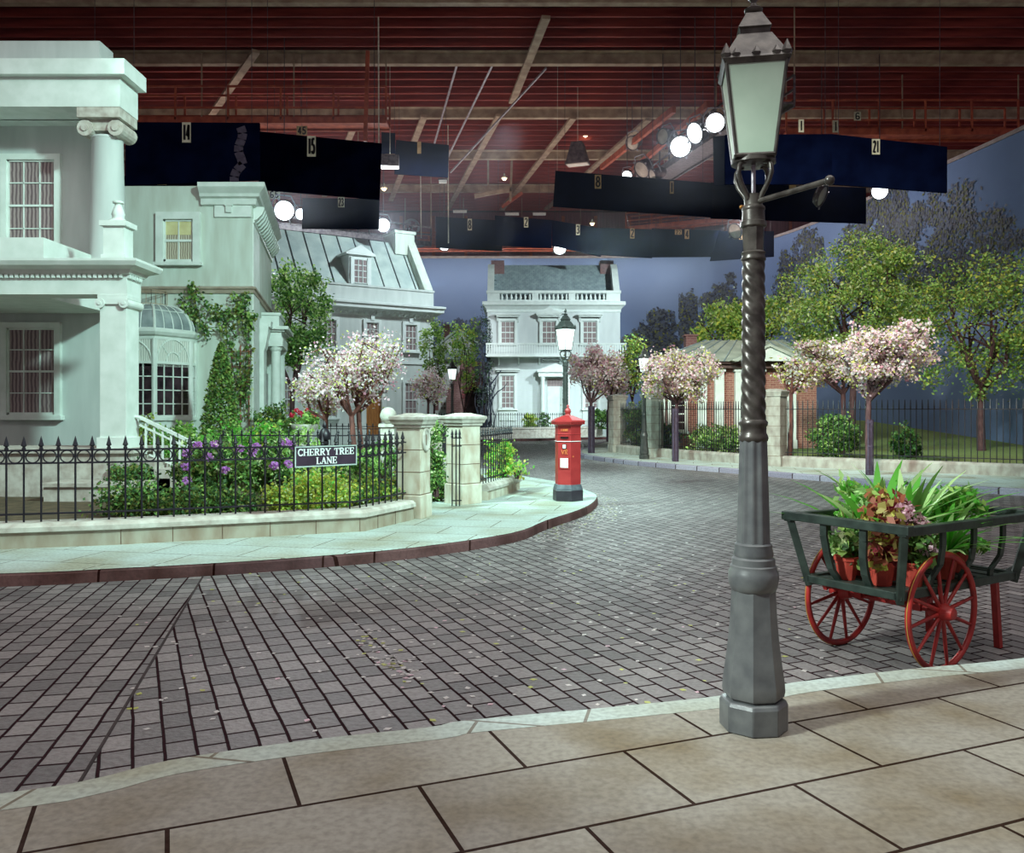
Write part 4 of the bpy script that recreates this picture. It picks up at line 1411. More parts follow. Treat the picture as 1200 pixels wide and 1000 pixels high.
part('chimney', MB().bx(-10.6, -9.5, 2.0, 3.4, 9.5, 11.9).bx(-10.7, -9.4, 1.94, 3.46, 11.9, 12.05), M['plaster'], hm)
# dormer
dx = -3.95
dz0, dz1 = 8.06, 9.62
m_ = MB(); m_.bx(dx - .62, dx + .62, .55, 2.2, 7.95, dz1)
dor = part('dormer', m_, M['white_far'], hm)
part('dormer_roof', MB().prism_y([(dx - .82, dz1), (dx + .82, dz1), (dx + .82, dz1 + .08), (dx, dz1 + .52), (dx - .82, dz1 + .08)], .42, 2.6), M['white_far'], dor)
m_ = MB(); m_.bx(dx - .36, dx + .36, .525, .545, 8.2, 9.4)
part('dormer_pane', m_, M['curtain'], dor)
m_ = MB()
for x in (-.36, -.12, .12, .36): m_.bx(dx + x - .02, dx + x + .02, .48, .55, 8.2, 9.42)
for z in (8.2, 8.5, 8.82, 9.1, 9.4): m_.bx(dx - .38, dx + .38, .49, .55, z - .02, z + .02)
for x in (-.46, .46): m_.bx(dx + x - .08, dx + x + .08, .46, .56, 8.1, 9.5)
part('dormer_glazing_bar', m_, M['white_far'], dor)
for xx in (-1.36, -3.55, -5.83, -8.1):
    sash(hm, xx, 4.80, 6.15, .66, 3, 4, M['white_far'], M['curtain'], 0, casing=.16, depth=.1, bar=.028)
    part('keystone', MB().bx(xx - .10, xx + .10, -.13, 0, 6.26, 6.5), M['white_far'], hm)
for xx in (-1.36, -5.83, -8.1):
    sash(hm, xx, 1.35, 3.1, .7, 3, 4, M['white_far'], M['curtain'], 0, casing=.14, depth=.1, bar=.028)
part('door', MB().bx(-3.95, -3.10, -.06, 0, .4, 2.55), M['door_wood'], hm, label='orange-brown wooden front door')
part('door_surround', MB().bx(-4.2, -3.95, -.22, 0, .3, 2.9).bx(-3.10, -2.85, -.22, 0, .3, 2.9).bx(-4.35, -2.7, -.3, 0, 2.7, 3.15).bx(-4.5, -2.55, -.4, 0, 3.15, 3.25), M['white_far'], hm)
part('band_course', MB().bx(-10.5, .05, -.05, 0, 4.1, 4.22), M['white_far'], hm)

# ------------------------------------------------------------------ end house across the lane
hf = thing('end_house', 'white villa facing down the lane with slate roof, balustrade and balcony', 'house', (2.74, 56, 0))
W2 = 4.36
z_ = lambda py: EYE + (HOR - py) * .056
part('wall', MB().bx(-W2, W2, 0, 6, 0, 8.6), M['plaster_far'], hf)
m_ = MB()
for k in range(9):
    m_.bx(-W2 - .003, W2 + .003, -.006, .02, .9 + k * .42, .925 + k * .42)
part('rustic_joint', m_, M['plaster_cool'], hf)
m_ = MB(); m_.sweep([(-W2, 6), (-W2, 0), (W2, 0), (W2, 6)], [(0, 8.12), (.05, 8.14), (.05, 8.3), (.20, 8.5), (.32, 8.58), (.32, 8.80), (0, 8.86)]); part('cornice', m_, M['white_far'], hf)
bl_ = part('balustrade', MB().bx(-W2, W2, .0, .3, 8.84, 8.95).bx(-W2 - .06, W2 + .06, -.05, .35, 9.38, 9.55), M['white_far'], hf)
for a, b in ((-W2, -3.55), (-1.42, -1.0), (.98, 1.42), (3.45, W2)):
    part('parapet_block', MB().bx(a, b, .0, .3, 8.95, 9.38), M['white_far'], bl_)
src = None
for grp in range(3):
    a, b = ((-3.55, -1.42), (-1.0, .98), (1.42, 3.45))[grp]
    for i in range(7):
        x = a + (b - a) * (i + .5) / 7
        if src is None:
            src = part('baluster', MB().lathe([(.075, 8.95), (.06, 9.0), (.095, 9.1), (.075, 9.2), (.045, 9.28), (.075, 9.38)], 10), M['white_far'], bl_, (x, .15, 0), smooth=50)
        else:
            dup(src, bl_, (x, .15, 0))
part('roof', MB().prism_x([(.6, 8.86), (2.6, 11.62), (6, 11.7), (6, 8.86)], -W2 + .35, W2 - .45), M['slate'], hf)
m_ = MB()
for k in range(20):
    t0 = k / 20
    y = .6 + 2.0 * t0; z = 8.86 + 2.76 * t0
    off = (k % 2) * .15
    for i in range(27):
        x = -W2 + .42 + i * .30 + off
        m_.add([(x, y - .03, z + .02), (x + .14, y - .05, z - .03), (x + .28, y - .03, z + .02), (x + .28, y + .12, z + .19), (x, y + .12, z + .19)], [(0, 1, 2, 3, 4)])
part('slate_course', m_, [M['lead']], hf)
for s in (-1, 1):
    part('raking_parapet', MB().prism_x([(.1, 8.9), (.1, 9.5), (.5, 10.0), (1.4, 11.2), (1.9, 11.6), (2.9, 11.6), (2.9, 8.9)], *sorted((s * W2, s * (W2 - .42)))), M['white_far'], hf)
    part('chimney', MB().bx(s * 3.72 - .45, s * 3.72 + .45, 2.1, 3.2, 10.9, 11.9), M['brick_dull'], hf)
for xx, ped in ((-3.02, 0), (-.32, 1), (2.36, 0)):
    sash(hf, xx, z_(403), z_(376.5), .92, 3, 4, M['white_far'], M['curtain'], 0, casing=.16, depth=.12, bar=.035)
    hd = MB(); zt = z_(372.0)
    hd.bx(xx - .74, xx + .74, -.34, 0, zt, zt + .1); hd.bx(xx - .82, xx + .82, -.42, 0, zt + .1, zt + .2)
    if ped:
        hd.prism_y([(xx - .95, zt + .2), (xx + .95, zt + .2), (xx, zt + .62)], -.44, 0)
    for s in (-.66, .66):
        hd.prism_x([(0, zt - .34), (-.08, zt - .3), (-.2, zt - .04), (-.22, zt), (0, zt)], xx + s - .06, xx + s + .06)
    part('window_hood', hd, M['white_far'], hf)
for xx in (-3.02, 2.45):
    sash(hf, xx, z_(479), z_(440), .86, 3, 6, M['white_far'], M['curtain'], 0, casing=.16, depth=.12, bar=.035)
    zt = z_(436)
    part('window_hood', MB().bx(xx - .72, xx + .72, -.3, 0, zt, zt + .1).bx(xx - .8, xx + .8, -.38, 0, zt + .1, zt + .18), M['white_far'], hf)
    part('window_apron', MB().bx(xx - .55, xx + .55, -.06, 0, z_(493), z_(481)), M['white_far'], hf)
zb = z_(419.5)
bal = part('balcony', MB().bx(-W2 - .06, W2 + .26, -1.2, 0, zb, zb + .12), M['white_far'], hf)
part('balcony_rail', MB().bx(-W2 - .06, W2 + .26, -1.22, -1.12, zb + .78, zb + .88).bx(-W2 - .06, -W2, -1.2, 0, zb + .78, zb + .88).bx(W2 + .2, W2 + .26, -1.2, 0, zb + .78, zb + .88).bx(-W2, W2 + .2, -1.2, -1.14, zb + .12, zb + .2), M['white_far'], bal)
src = None
for i in range(56):
    x = -W2 + i * (2 * W2 + .2) / 55
    if src is None:
        src = part('balcony_baluster', MB().bx(-.045, .045, -1.19, -1.15, zb + .2, zb + .78), M['white_far'], bal, (x, 0, 0))
    else:
        dup(src, bal, (x, 0, 0))
src = None
for x in (-3.6, -2.3, -.95, .4, 1.75, 3.1):
    if src is None:
        src = part('balcony_bracket', MB().prism_x([(0, zb - .5), (-.12, zb - .42), (-.5, zb - .1), (-1.0, zb), (0, zb)], -.05, .05), M['white_far'], bal, (x, 0, 0))
    else:
        dup(src, bal, (x, 0, 0))
dz = z_(494)
part('door', MB().bx(-.42, .58, -.05, 0, dz, z_(453)), M['door_far'], hf, label='white panelled front door')
part('fanlight', MB().bx(-.42, .58, -.04, 0, z_(453), z_(444)), M['curtain'], hf)
ps = part('door_porch', MB().bx(-1.02, 1.18, -.7, 0, z_(442), z_(437)).bx(-1.12, 1.28, -.8, 0, z_(437), z_(434.5)).prism_y([(-1.12, z_(434.5)), (1.28, z_(434.5)), (.08, z_(426.5))], -.8, 0).bx(-1.0, 1.2, -.7, 0, .2, dz), M['white_far'], hf)
for x in (-.75, .91):
    part('porch_column', MB().lathe([(.17, dz), (.15, dz + .15), (.13, z_(446)), (.17, z_(443)), (.17, z_(442))], 16, (x, -.52)), M['white_far'], ps, smooth=40)
m_ = MB(); m_.lathe([(.03, 0), (.03, .05)], 8); o = part('door_knob', m_, M['brass'], hf, (.46, -.05, z_(475))); o.rotation_euler = (PI / 2, 0, 0)

# ------------------------------------------------------------------ small cottage and archway between the two houses
ck = thing('cottage', 'small mauve gabled cottage with shuttered windows between the mansard and end houses', 'house', (*XY(535, 60), 0))
s6 = .06
cz = lambda py: EYE + (HOR - py) * s6
part('wall', MB().prism_y([(-1.6, 0), (1.3, 0), (1.3, cz(405)), (.2, cz(388)), (-1.6, cz(410))], 0, 3), M['plaster_cool'], ck)
part('roof', MB().prism_y([(-1.9, cz(411)), (.1, cz(384.5)), (.1, cz(387.5)), (-1.9, cz(414))], -.25, 3.2).prism_y([(.1, cz(384.5)), (1.75, cz(403)), (1.75, cz(406)), (.1, cz(387.5))], -.25, 3.2), M['seam_roof'], ck)
part('chimney', MB().bx(-.95, -.55, .8, 1.3, cz(402), cz(381)).bx(-1.0, -.5, .75, 1.35, cz(381), cz(379)), M['brick_dull'], ck)
sash(ck, -.75, cz(427), cz(417), .5, 2, 2, M['white_far'], M['curtain'], 0, casing=.06, depth=.06, bar=.03)
sash(ck, -.85, cz(481), cz(471), .6, 3, 2, M['white_far'], M['curtain'], 0, casing=.06, depth=.06, bar=.03)
m_ = MB()
for x, a, b in ((-1.18, 427, 417), (-.32, 427, 417), (-1.38, 481, 470), (-.3, 481, 470)):
    m_.bx(x - .11, x + .11, -.06, 0, cz(a), cz(b))
part('shutter', m_, M['brick_dull'], ck)
part('low_roof', MB().prism_x([(-.9, cz(422)), (0, cz(414)), (.1, cz(414)), (.1, cz(424))], -1.7, 1.2), M['lead'], ck)
ar = thing('archway', 'mauve-brown carriage archway wall with dark round opening beside the dark climber', 'archway', (*XY(556, 57.5), 0))
aw, ah = .62, EYE + (HOR - 466) * .0575
outer = [(-1.9, 0), (-aw, 0), (-aw, ah)] + [(math.cos(t_) * aw, ah + math.sin(t_) * aw * 1.15) for t_ in np.linspace(PI, 0, 13)][1:] + [(aw, 0), (1.2, 0), (1.2, 4.9), (-1.0, 5.1), (-1.0, 4.3), (-1.9, 3.0)]
m_ = MB(); m_.prism_y(outer, 0, .6); part('wall', m_, M['brick_dull'], ar)
m_ = MB()
for t_ in np.linspace(0, PI, 15):
    c_, s_ = math.cos(t_), math.sin(t_)
    m_.bar((c_ * aw, -.03, ah + s_ * aw * 1.15), (c_ * (aw + .26), -.03, ah + s_ * (aw + .26) * 1.15), .12, .1, up=(0, 1, 0))
part('arch_voussoir', m_, mat('arch_brick', (122, 64, 68), (100, 48, 54), .8, 8.0), ar)
part('arch_shade', MB().bx(-aw - .1, aw + .1, .55, .75, 0, ah + aw * 1.3), M['dark_shade'], ar, label='dark slab coloured as the shade of the opening')
sash(ar, .15, 3.6, 4.5, .35, 1, 2, M['brick_dull'], M['glass_dark'], 0, casing=.05, depth=.05)

# ------------------------------------------------------------------ brick lodge in the park
lx, lY = XY(866, 33.0)
lg = thing('lodge', 'red-brick lodge with white pilasters and pale seamed roof behind the right railings', 'lodge', (lx, lY, 0))
lz = lambda py: EYE + (HOR - py) * .033
part('wall', MB().bx(-2.3, 3.0, 0, 4, 0, lz(428)), M['brick'], lg)
for px in (773, 822, 842, 865.5, 889, 926):
    x = (px - 866) * .033
    part('pilaster', MB().bx(x - .17, x + .17, -.2, 0, .2, lz(434)).bx(x - .22, x + .22, -.24, 0, lz(436), lz(432)).bx(x - .22, x + .22, -.24, 0, .2, .55), M['white'], lg)
part('entablature', MB().bx(-3.3, 3.2, -.35, 4, lz(432), lz(427)).bx(-3.4, 3.3, -.5, 4, lz(427), lz(424.5)), mat('lodge_fascia', (96, 74, 70), (78, 58, 56), .7), lg)
rf = part('roof', MB().add([(-3.5, -.6, lz(424.5)), (3.4, -.6, lz(424.5)), (3.4, 4, lz(424.5)), (-3.5, 4, lz(424.5)), (-.9, 1.6, lz(395)), (2.2, 1.6, lz(395))],
     [(0, 1, 5, 4), (1, 2, 5), (2, 3, 4, 5), (3, 0, 4), (3, 2, 1, 0)]), M['lodge_roof'], lg)
for i in range(11):
    t_ = i / 10
    a = Vector((-3.4 + 6.7 * t_, -.6, lz(424.5) + .02)); b = Vector((-.9 + 3.1 * t_, 1.6, lz(395) + .02))
    part('roof_seam', MB().bar(a, b, .04, .05), M['lead'], rf)
part('pediment', MB().prism_y([(-.35, lz(424.5)), (2.2, lz(424.5)), (.95, lz(407))], -.75, .6), M['white'], lg)
part('pediment_roof', MB().prism_y([(-.5, lz(424)), (.95, lz(405)), (.95, lz(408)), (-.3, lz(425.5))], -.85, .8).prism_y([(.95, lz(405)), (2.4, lz(424)), (2.2, lz(425.5)), (.95, lz(408))], -.85, .8), M['lodge_roof'], lg)
part('chimney', MB().bx(-1.6, -1.15, 2.2, 2.7, lz(415), lz(388)).bx(-1.66, -1.09, 2.15, 2.75, lz(388), lz(386)), M['brick_dull'], lg)
sash(lg, (794 - 866) * .033, .9, 2.2, .6, 2, 4, M['white'], M['glass_dark'], 0, casing=.08, depth=.08)

# ------------------------------------------------------------------ right-hand railings and piers
PR = [(4.28, 34.7), (5.16, 31.3), (8.0, 26.0), (14.5, 20.8)]
rwl = thing('kerb_wall', 'low rounded stone kerb wall under the park railings on the right', 'wall', (0, 0, 0))
for k, (a, b) in enumerate(zip(PR[:-1], PR[1:])):
    a = Vector(a); b = Vector(b); d = (b - a).normalized()
    a2 = a + d * .3; b2 = b - d * .3
    part('wall_section', MB().sweep([tuple(a2), tuple(b2)], [(.18, -.02), (.18, .24), (.12, .31), (-.05, .32), (-.16, .27), (-.18, -.02)]), M['park_stone'], rwl)
rpl = ('stone pier with pale cap at the far start of the park railings', 'banded stone pier just behind the street lamp on the right pavement', 'banded stone pier right of the tall near lamp post')
for k, (p, lb_) in enumerate(zip(PR[:3], rpl)):
    d = (Vector(PR[k + 1]) - Vector(p)).normalized()
    u = d
    s = .56
    n = Vector((u.y, -u.x))
    cc = Vector(p) - u * s / 2 + n * s / 2
    pier('railing_pier', lb_, (cc.x, cc.y), math.atan2(u.y, u.x), s, 2.34, 'park railing piers', base_h=.30, cap_over=.06, rows=6, matl='park_stone')
rl = ('tall black railing before a dark hedge between the two farther park piers', 'tall black railing in front of the brick lodge', 'tall black railing under the large pink cherry at right')
for k, (a, b) in enumerate(zip(PR[:-1], PR[1:])):
    a = Vector(a); b = Vector(b); d = (b - a).normalized()
    railing('park_railing', rl[k], [tuple(a + d * .34), tuple(b - d * .34)], (.13, .115, .15)[k], .30, 2.0, [.42, 1.72], None, r=.012, group='park railings', matl='iron', fat=.024)
pr = thing('far_wall', 'pale stone bank before the end house across the lane', 'wall', (0, 0, 0))
ef = offset_line(edge_f, -1.0)
m_ = MB(); m_.sweep(ef[4:], [(0, -.02), (0, .52), (.05, .55), (.05, .64), (-.35, .66), (-.35, -.02)]); part('wall_body', m_, M['wall_stone2'], pr)
fy = offset_line(edge_f, -1.2)
railing('iron_railing', 'distant dark railing on the pale bank before the end house', [fy[4], fy[9], fy[13]], .16, .64, 1.55, [.72, 1.42], None, r=.016, matl='iron_far', fat=.03)
gb = MB(); gb.prism(fy[4:] + [(7, 62), (-4, 62)], 0, .5); struct('floor', gb, M['lawn'])


# ================================================================== TREES AND SHRUBS
def blossom_tree(label, base, fork, c, r, n1, n2, r0, nb, nl, size, mats=('pink_petal', 'white_petal', 'deep_petal'), wts=(5, 6, .9), leaf='young_leaf', guard=None, spread=.10, bark='bark', extra_trunks=(), group='blossoming cherry trees', leafsize=None):
    t = thing('cherry_tree', label, 'tree', base, 0, group)
    b0 = Vector(base)
    tips = []
    mb, tp = branches((0, 0, 0), Vector(fork) - b0, Vector(c) - b0, r, n1, n2, r0)
    tips += tp
    part('trunk', mb, M[bark], t, smooth=60)
    for (eb, ef, ec, er) in extra_trunks:
        mb, tp = branches(Vector(eb) - b0, Vector(ef) - b0, Vector(ec) - b0, er, max(3, n1 - 1), n2, r0 * .9)
        part('trunk', mb, M[bark], t, smooth=60)
        tips += tp
    cen = on_tips(nb, tips, spread)
    link('blossom', leaf_mesh('blossom', cen, size, size * .95, [M[m] for m in mats], wts), t)
    cen = on_tips(nl, tips, spread * 1.15)
    ls = leafsize or size * 1.2
    link('leaves', leaf_mesh('leaves', cen, ls, ls * .5, [M[leaf], M['g_olive']], (3, 1)), t)
    if guard:
        gh, gr = guard
        mg = MB()
        for k in range(8):
            a = 2 * PI * k / 8
            mg.box((gr * math.cos(a), gr * math.sin(a), gh / 2), (.012, gr * .62, gh), a)
        g_ = part('tree_guard', mg, M['guard'], t)
        m2 = MB()
        for z in (.12, gh * .5, gh - .1):
            m2.lathe([(gr + .008, z), (gr + .014, z + .01), (gr + .014, z + .03), (gr + .008, z + .04)], 12, cap=False)
        part('guard_hoop', m2, M['guard'], g_)
    return t


def leafy(name, label, cat, loc, c, r, n, L, W, mats, wts, k=60, spread=.12, trunk=None, shell=.45, zmin=.03, group=None, stem='bark', up=0.0, limbs=6):
    """shrub or tree: local centre c and radii r over the base loc"""
    t = thing(name, label, cat, loc, 0, group)
    pts = clumps(n, c, r, k, spread, shell, zmin)
    link('foliage', leaf_mesh('foliage', pts, L, W, [M[m] for m in mats], wts, up=up), t)
    if trunk:
        mb, tp = branches((0, 0, 0), (trunk[0], trunk[1], trunk[2]), c, tuple(q * .9 for q in r), limbs, 3, trunk[3])
        part('trunk', mb, M[stem], t, smooth=60)
    else:
        mb = MB()
        for i in range(5):
            a = i * 1.256
            mb.tube([(math.cos(a) * .03, math.sin(a) * .03, 0), (c[0] * .6 + math.cos(a) * r[0] * .35, c[1] * .6 + math.sin(a) * r[1] * .35, c[2] * .7), (c[0] + math.cos(a) * r[0] * .6, c[1] + math.sin(a) * r[1] * .6, c[2] + r[2] * .3)], [.02, .014, .006], 5)
        part('stem', mb, M[stem], t)
    return t


# -- cherry trees
gx, gy = XY(413, 17.2)
tr = lambda px, py, Y: tuple(P(px, py, Y))
blossom_tree('wide multi-stemmed white cherry with red-brown trunks behind the street sign', (*XY(420, 17.0), .2), tr(412, 488, 17.2), tr(405, 437, 17.4), (1.12, .9, .74), 8, 8, .058, 5600, 1500, .056,
             mats=('white_petal', 'pink_petal', 'deep_petal'), wts=(4, 5, 1.2), bark='bark_red', spread=.115,
             extra_trunks=[((*XY(426, 17.4), .2), tr(420, 484, 17.5), tr(440, 425, 17.6), (.80, .8, .78))])
blossom_tree('low white cherry forking behind the iron newel with the bell cap', (*XY(383, 18.8), .2), tr(382, 492, 18.8), tr(372, 455, 19), (.78, .7, .58), 6, 7, .055, 2700, 800, .056, mats=('white_petal', 'pink_petal', 'deep_petal'), wts=(4, 5, 1.2), bark='bark_red', spread=.085)
blossom_tree('small pink cherry just left of the distant street lamp', (*XY(501, 31.5), 0), tr(502, 470, 31.5), tr(505, 451, 31.5), (.85, .8, .72), 6, 7, .05, 3000, 500, .075, spread=.1)
blossom_tree('pink cherry in a tall dark slatted guard to the right of the post box', (*XY(693, 33.8), 0), tr(692.5, 473, 33.8), tr(700, 434, 33.8), (1.5, 1.3, 1.3), 9, 8, .06, 6600, 800, .088, guard=(1.86, .125), spread=.12)
blossom_tree('pink cherry standing behind the guarded one, before the end house', (*XY(713.5, 46), 0), tr(714, 470, 46), tr(722, 447, 46), (1.1, 1.2, .9), 6, 6, .10, 1900, 300, .14, guard=(1.7, .13), spread=.16)
blossom_tree('broad flat-topped pink cherry growing between the right lamp and the near lamp post', (*XY(791.5, 28.2), 0), tr(793, 473, 28.2), tr(793, 440, 28.2), (2.15, 1.6, 1.12), 11, 9, .065, 8400, 3400, .078, guard=(1.75, .10), spread=.105)
blossom_tree('large pink cherry at the right edge, on the pavement behind the flower cart', (*XY(1019, 22.3), 0), tr(1018, 470, 22.3), tr(1040, 415, 22.3), (1.8, 1.5, 1.12), 11, 10, .075, 9600, 2600, .075, guard=(1.45, .09), spread=.1)
blossom_tree('pink cherry with a dark trunk inside the park railings right of the banded pier', (*XY(987, 28.5), .2), tr(988, 462, 28.5), tr(965, 425, 28.5), (1.9, 1.3, 1.0), 8, 8, .09, 4200, 2600, .078, spread=.11)
blossom_tree('leaning brown-trunked cherry with sparse blossom close beside the banded pier', (*XY(925, 27.6), .2), tr(927, 462, 27.6), tr(935, 438, 27.6), (1.1, .8, .75), 6, 5, .075, 700, 500, .095, spread=.1, bark='bark_red')

# -- green trees
leafy('broadleaf_tree', 'glossy green tree rising between the villa porch and the mansard house', 'tree', (*XY(343, 31.5), .2), (.15, 0, ZZ(368, 31.5) - .2), (1.2, 1.2, 1.85), 7500, .13, .085, ('g_mid', 'g_dark', 'g_light', 'g_pale'), (4, 2, 2.6, 1.1), 80, .16, (0, 0, 2.2, .1), group=None)
leafy('broadleaf_tree', 'tall yellow-green tree spreading over the park railings at right', 'tree', (*XY(1000, 33), .2), (.25, 0, ZZ(352, 33) - .2), (3.2, 2.4, 2.55), 21000, .125, .075, ('g_light', 'g_mid', 'g_olive', 'g_yellow', 'g_pale'), (5, 3.5, 2, 1.6, 2.2), 190, .22, (0, 0, 2.4, .14), limbs=10)
leafy('broadleaf_tree', 'light green tree leaning over the lodge roof behind the near lamp post', 'tree', (*XY(905, 37.5), .2), (-1.1, 0, ZZ(388, 37.5) - .2), (2.5, 1.6, 1.45), 8000, .16, .10, ('g_light', 'g_yellow', 'g_mid', 'g_pale'), (5, 2, 2, .8), 80, .22, (-.2, 0, 2.6, .14), limbs=8)
leafy('broadleaf_tree', 'green park tree standing furthest right, beyond the large pink cherry', 'tree', (*XY(1150, 31), .2), (0, 0, 4.6), (2.8, 2.2, 2.6), 10000, .13, .08, ('g_light', 'g_mid', 'g_olive', 'g_yellow'), (3, 4, 3, 1), 90, .26, (0, 0, 2.2, .14), limbs=8)
leafy('young_tree', 'slim sparse green tree against the right end of the mansard house', 'tree', (*XY(509, 40.5), 0), (0, 0, ZZ(414, 40.5)), (.62, .6, 1.7), 1200, .15, .09, ('g_light', 'g_mid', 'g_pale'), (4, 3, 1), 50, .13, (0, 0, 1.8, .05), limbs=5)
leafy('young_tree', 'slim sparse green tree before the small gabled cottage', 'tree', (*XY(544, 45), 0), (0, 0, ZZ(415, 45)), (.85, .7, 2.2), 1500, .16, .09, ('g_light', 'g_mid', 'g_yellow'), (4, 3, 1.5), 56, .15, (0, 0, 1.6, .05), limbs=6)
leafy('young_tree', 'green saplings behind the dark hedge left of the first park pier', 'tree', (*XY(741, 47), .2), (0, 0, ZZ(430, 47) - .2), (.8, .8, 1.7), 1300, .18, .11, ('g_light', 'g_olive', 'g_yellow', 'g_mid'), (3, 3, 2, 2), 50, .2, (0, 0, 2, .07), limbs=6)

# dark climber on the end house
cl = thing('climber', 'dark bare-stemmed climber up the left corner of the end house', 'climbing plant', (*XY(566, 55.4), 0))
m_ = MB()
for i in range(16):
    x = -.45 + .075 * i + random.uniform(-.04, .04)
    top = random.uniform(4.5, 8.2) if 2 < i < 14 else random.uniform(2, 5)
    pts = [(x * .5 + random.uniform(-.1, .1), 0, 0)]
    for k in range(1, 9):
        pts.append((x + random.uniform(-.13, .13), random.uniform(-.12, .12), top * k / 8))
    m_.tube(pts, [.05 - .0045 * k for k in range(9)], 5)
for pts in ([(.5, -.1, 2.3), (.95, -.15, 2.9), (1.3, -.1, 3.1), (1.6, -.1, 3.5)], [(.4, -.1, 3.2), (.9, -.1, 3.9), (1.2, -.1, 4.3)], [(.5, -.1, 2.6), (.8, -.1, 3.3), (.85, -.1, 3.8)]):
    m_.tube(pts, [.05, .04, .03, .015][:len(pts)], 5)
part('stems', m_, M['pt_dark'], cl)
link('foliage', leaf_mesh('foliage', clumps(2600, (0, 0, 5.0), (.55, .25, 3.4), 80, .12), .14, .06, [M['pt_mid'], M['g_dark'], M['pt_dark']], (2, 2, 2)), cl)

# climbing plant with trellis on the villa
iv = thing('ivy', 'climbing plant with trailing leafy stems on the villa wall right of the bay', 'climbing plant', (*XY(262, 23.85), .2))
m_ = MB()
ivp = []
def vine(pl, r=.018):
    pts = [P(px, py, 23.86) - Vector((*XY(262, 23.85), .2)) for px, py in pl]
    m_.tube(pts, [r * (1 - .7 * k / (len(pts) - 1)) for k in range(len(pts))], 5)
    for a, b in zip(pts[:-1], pts[1:]):
        for q in np.linspace(0, 1, 7):
            ivp.append(a.lerp(b, float(q)))
for pl in ([(274, 498), (276, 450), (268, 400), (252, 372), (236, 350), (222, 338)], [(240, 392), (232, 372), (225, 362), (213, 350)], [(276, 395), (262, 372), (250, 358)],
           [(285, 470), (288, 420), (292, 385), (298, 372), (286, 365), (268, 370)], [(292, 460), (294, 410), (284, 380), (280, 355), (274, 345)], [(250, 372), (262, 365), (276, 366), (292, 372)], [(232, 366), (226, 345), (226, 334)], [(283, 372), (290, 350), (288, 346)],
           [(245, 395), (236, 375), (222, 372), (214, 360)], [(272, 500), (282, 460), (280, 420), (270, 400)], [(290, 490), (286, 450), (292, 430)]):
    vine(pl)
part('stems', m_, M['bark'], iv)
m_ = MB()
for px in (272, 282, 292):
    a, b = P(px, 500, 23.93) - Vector((*XY(262, 23.85), .2)), P(px, 405, 23.93) - Vector((*XY(262, 23.85), .2))
    m_.bar(a, b, .02, .02)
for py in (412, 430, 448, 466):
    a, b = P(262, py, 23.93) - Vector((*XY(262, 23.85), .2)), P(293, py, 23.93) - Vector((*XY(262, 23.85), .2))
    m_.bar(a, b, .02, .02)
part('trellis', m_, M['steel_rust'], iv)
link('foliage', leaf_mesh('foliage', on_tips(1500, ivp, .075) + np.array((0, -.06, 0)), .11, .08, [M['g_mid'], M['g_dark'], M['g_olive'], M['g_light'], M['g_pale']], (3, 2, 2, 1.5, .6)), iv)

# conical evergreen
cn = thing('conical_shrub', 'dense conical evergreen between the glazed bay and the climbing plant', 'shrub', (*XY(259, 21.5), .2))
n = 7000
zz = RNG.uniform(0, 1, n) ** 1.25
rad = (1 - zz) ** .62 * .60 * RNG.uniform(.55, 1.08, n)
aa = RNG.uniform(0, 2 * PI, n)
H_ = ZZ(402, 21.5) - .2
link('foliage', leaf_mesh('foliage', np.stack([rad * np.cos(aa), rad * np.sin(aa), .12 + zz * (H_ - .12)], 1), .09, .05, [M['g_mid'], M['g_dark'], M['g_olive'], M['g_light']], (4, 2, 2, 2.4)), cn)
part('stem', MB().lathe([(.05, 0), (.04, 1.5), (.01, H_ * .9)], 8), M['bark'], cn)

# garden shrubs behind the front railing
def bush(label, px, Y, top, wpx, n, mats, wts, L=.07, W=.045, z0=.2, k=40, name='shrub', depth=None, sp=None, cat='shrub', group=None, up=0.0):
    h = ZZ(top, Y) - z0
    r = wpx * .5 * Y / FOC
    return leafy(name, label, cat, (*XY(px, Y), z0), (0, 0, h * .52), (r, depth or min(r, .8), h * .5), n, L, W, mats, wts, k, sp or max(.05, min(.12, r * .14)), None, .4, .02, group, up=up)

bush('dark clipped hedge along the foot of the front railing, below the porch steps', 172, 12.0, 574, 130, 3400, ('g_dark', 'g_mid', 'g_olive', 'g_light'), (4, 3, 2, 1), .06, .04, depth=.3)
bush('dark hedge continuing along the railing under the violet rhododendron', 262, 12.1, 577, 90, 2200, ('g_dark', 'g_mid', 'g_olive', 'g_light'), (4, 3, 2, 1), .06, .04, depth=.28)
bush('rounded dark box bush on the white ledge beside the porch steps', 152, 14.6, 544, 50, 2200, ('g_dark', 'g_mid', 'g_olive'), (3, 3, 2), .05, .035, z0=.46)
single('planter_ledge', MB().bx(-1.1, .42, -.2, .5, 0, .24).bx(-1.14, .46, -.24, .54, .24, .30), M['wall_stone2'], 'white stone ledge holding the rounded box bush by the porch steps', 'planter', (-6.53, 14.1, .2))
rh = bush('rhododendron with violet flower heads behind the front railing', 255, 13.2, 519, 92, 5200, ('g_dark', 'g_mid', 'g_light', 'g_olive', 'g_pale'), (3, 4, 2, 1.2, .8), .085, .04, k=60)
rh2 = bush('rhododendron with violet flower heads left of the street sign', 322, 13.4, 514, 60, 3200, ('g_dark', 'g_mid', 'g_light', 'g_pale'), (3, 4, 2.2, .8), .085, .04, k=50)
def trusses(root, Y, pts, mt='violet', r=.07, n=60, s=.045):
    b = Vector(root.location)
    for px, py in pts:
        c = P(px, py, Y) - b
        u = in_ellipsoid(n, (r, r, r * .85), .6)
        link('flower', leaf_mesh('flower', u + np.array(c), s, s * .85, [M[mt], M['pink_petal']], (5, 1)), root)
